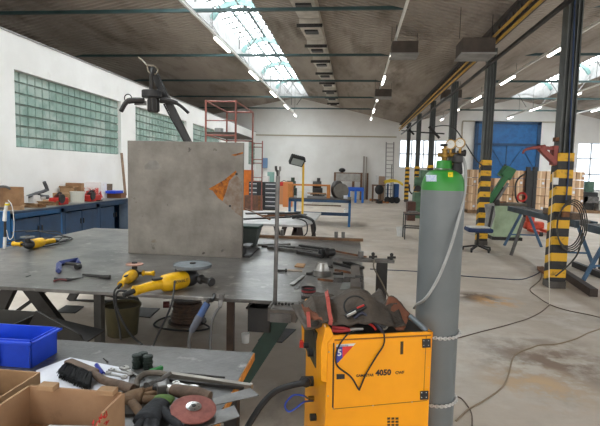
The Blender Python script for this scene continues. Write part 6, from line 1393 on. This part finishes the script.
for px in (592.5, 598): p = Y(px, 205, 8.0); one(MB().lathe([(.0, 0), (.035, 0), (.035, .12), (.015, .15), (.015, .18), (.0, .18)], (4.05 + .12 * (1 if px > 595 else -.2), 8.1, .88), n=12), 'spray_bottle', black_paint, 'small dark bottle on the right roller stand, ' + ('left one' if px < 595 else 'right one'), 'bottle', 'bottles on the roller stand')
one(MB().lathe([(.0, 0), (.1, 0), (.1, .03), (.0, .04)], Z(499, 264, 0), n=14), 'cloth_ball', mat('grey_lump', (150,142,132), None), 'flat pale lump on the floor before the roller stand', 'lump') if 0 else None
# stacker truck
yy = 15.0; t = thing('pallet_stacker', 'black mast stacker truck with an orange base by the cartons', 'stacker', (Y(531, 220, yy).x, yy, 0)); xa, xb = Y(526, 190, yy).x, Y(536.5, 190, yy).x; zt_ = Y(531, 167, yy).z
for x in (xa, xb - .1): MB().bb(x, x + .1, yy, yy + .14, .1, zt_).build('mast_rail', black_paint, t)
MB().bb(xa, xb, yy + .02, yy + .1, .4, zt_ - .1).build('mast_cover', black_paint, t)
om = mat('truck_orange', (206,70,36), (170,56,30), 6, .5)
MB().bb(xa - .05, xb + .2, yy - .3, yy, .08, .32).build('truck_body', om, t, bevel=.06); MB().cyl((xa + .1, yy - .2, .3), (xa + .1, yy - .2, .62), .12).build('pump_body', om, t)
for x in (xa, xb + .05): MB().bb(x, x + .12, yy - 1.2, yy - .3, .05, .13).build('support_leg', om, t); MB().cyl((x + .02, yy - 1.2, .06), (x + .1, yy - 1.2, .06), .06).build('wheel', black_rubber, t)
MB().tube([Y(526, 205, yy), Y(520, 204, yy), Y(516, 198, yy), Y(515.5, 185, yy), Y(519, 178, yy), Y(526, 173, yy)], .025, sm=5).build('push_handle', dark_steel, t)
MB().torus(Y(522, 197, yy - .1), .12, .03, (0, 1, 0)).build('hand_wheel', red_paint, t)
# cartons on pallets
tan = [mat('carton_a', (202,168,134), (186,150,118), 3, .85), mat('carton_b', (220,190,158), (204,172,140), 3, .85), mat('carton_c', (182,146,112), (166,130,98), 3, .85)]
random.seed(9); yp = 21.5; zp = .14
pl = mat('pallet_wood', (150,118,84), (120,92,66), 6)
for k, (a, b) in enumerate(((4.9, 5.85), (5.95, 7.15), (7.25, 8.45), (8.55, 9.6))):
    t = thing('wooden_pallet', 'wooden pallet under the cartons before the blue door, ' + ('leftmost', 'second from left', 'third from left', 'rightmost')[k], 'pallet', ((a + b) / 2, yp, 0), 'pallets of cartons')
    for z in (0, .115): MB().bb(a, b, yp - .3, yp + .5, z, z + .025).build('pallet_deck', pl, t)
    for y in (yp - .28, yp + .05, yp + .4): MB().bb(a, b, y, y + .08, .025, .115).build('pallet_runner', pl, t)
    nc = 3; w0 = (b - a) / nc; hs = .35
    for i in range(nc):
        for r_ in range(5):
            if (k, i, r_) in ((1, 0, 4), (1, 1, 4), (0, 2, 4)): continue
            z = zp + .002 + r_ * hs; d_ = random.uniform(0, .06)
            c_ = thing('carton', 'tan carton, %s pallet, %s column, %s' % (('leftmost', 'second', 'third', 'rightmost')[k], ('left', 'middle', 'right')[i], ('bottom', 'second layer', 'third layer', 'fourth layer', 'top')[r_]), 'box', (a + w0 * (i + .5), yp + .1, z), 'cartons stacked before the blue door')
            MB().bb(a + w0 * i + .015, a + w0 * (i + 1) - .015, yp - .22 + d_, yp + .4, z, z + hs - .02).build('carton_body', tan[(i * 7 + r_ * 3 + k) % 3], c_, bevel=.012)
            xm = a + w0 * (i + .5); MB().bb(xm - .03, xm + .03, yp - .224 + d_, yp - .2205 + d_, z + .01, z + hs - .03).build('packing_tape', mat('tape', (222,196,160), None), c_)
            if (i + r_ + k) % 3 == 0: MB().bb(xm + .06, xm + .15, yp - .224 + d_, yp - .2205 + d_, z + .12, z + .22).build('carton_label', white_paper, c_)
# under the right windows
yr = 24.0
def R(px, py_, y=yr): return Y(px, py_, y)
t = thing('green_cabinet', 'green electrical cabinet box before the right window', 'cabinet', (R(590, 200).x, yr, .9))
gx0, gx1 = R(586.5, 190).x, R(594, 190).x; zc0 = R(590, 192).z; MB().bb(gx0, gx1, yr, yr + .3, zc0, R(590, 181.5).z).build('cabinet_body', mat('cabinet_green', (84,112,96), (70,96,82), 4), t); MB().bb(gx0 + .04, gx1 - .04, yr - .02, yr, zc0 + .06, R(590, 183).z).build('cabinet_door', mat('cabinet_green', (84,112,96), None), t)
t = thing('black_machine', 'black machine on a pallet below the right window', 'machine', (R(584, 200).x, yr - .3, 0)); xa, xb = R(572.5, 200).x, R(594.5, 200).x; za, zb = R(584, 202.5).z, R(584, 192).z
MB().bb(xa + .3, xb, yr - .3, yr + .35, za, zb).build('machine_body', black_paint, t, bevel=.03); MB().cyl((xa + .3, yr - .4, za + .2), (xa + .3, yr - .2, za + .2), .22).build('machine_wheel', dark_steel, t); MB().bb(xb - .65, xb, yr - .4, yr - .3, za, zb - .2).build('machine_plate', mid_steel, t)
MB().bb(xa, xb + .3, yr - .5, yr + .4, 0, .14).build('machine_pallet', pl, t)
MB().bb(xa + .2, xb - .1, yr - .2, yr + .3, .14, za).build('machine_stand', dark_steel, t)
for k in range(3): x = R(596 + k * 6, 200).x; 
one(MB().bb(R(596, 200).x, R(612, 200).x, yr - .4, yr + .2, 0, R(598, 201).z), 'white_crate', white_plastic, 'white crate at the right edge below the window', 'crate')
# long dark green saw table at right edge
t = thing('green_bench', 'dark green steel bench at the right edge of the hall', 'bench', (4.9, 9.0, 0))
MB().bb(4.45, 5.4, 8.4, 9.2, .74, .8).build('bench_top', mat('bench_grey_top', (128,124,118), None), t); MB().bb(4.45, 5.4, 8.4, 8.46, .58, .74).build('bench_rail', dkgreen, t)
for x in (4.47, 5.3):
    for y in (8.4, 9.1): MB().bb(x, x + .07, y, y + .07, 0, .74).build('leg', dark_steel, t)
# long cable from roof to regulator side
one(MB().tube([Y(432, 127, 15.2), Y(445, 125.5, 13.5), Y(455, 129, 12.5), Y(465, 143, 12.0), Y(476, 160, 11.4), Y(484, 167, 11.0)], .014, sm=5), 'black_cable', black_rubber, 'black cable sagging between the column bracket and the second column', 'cable')
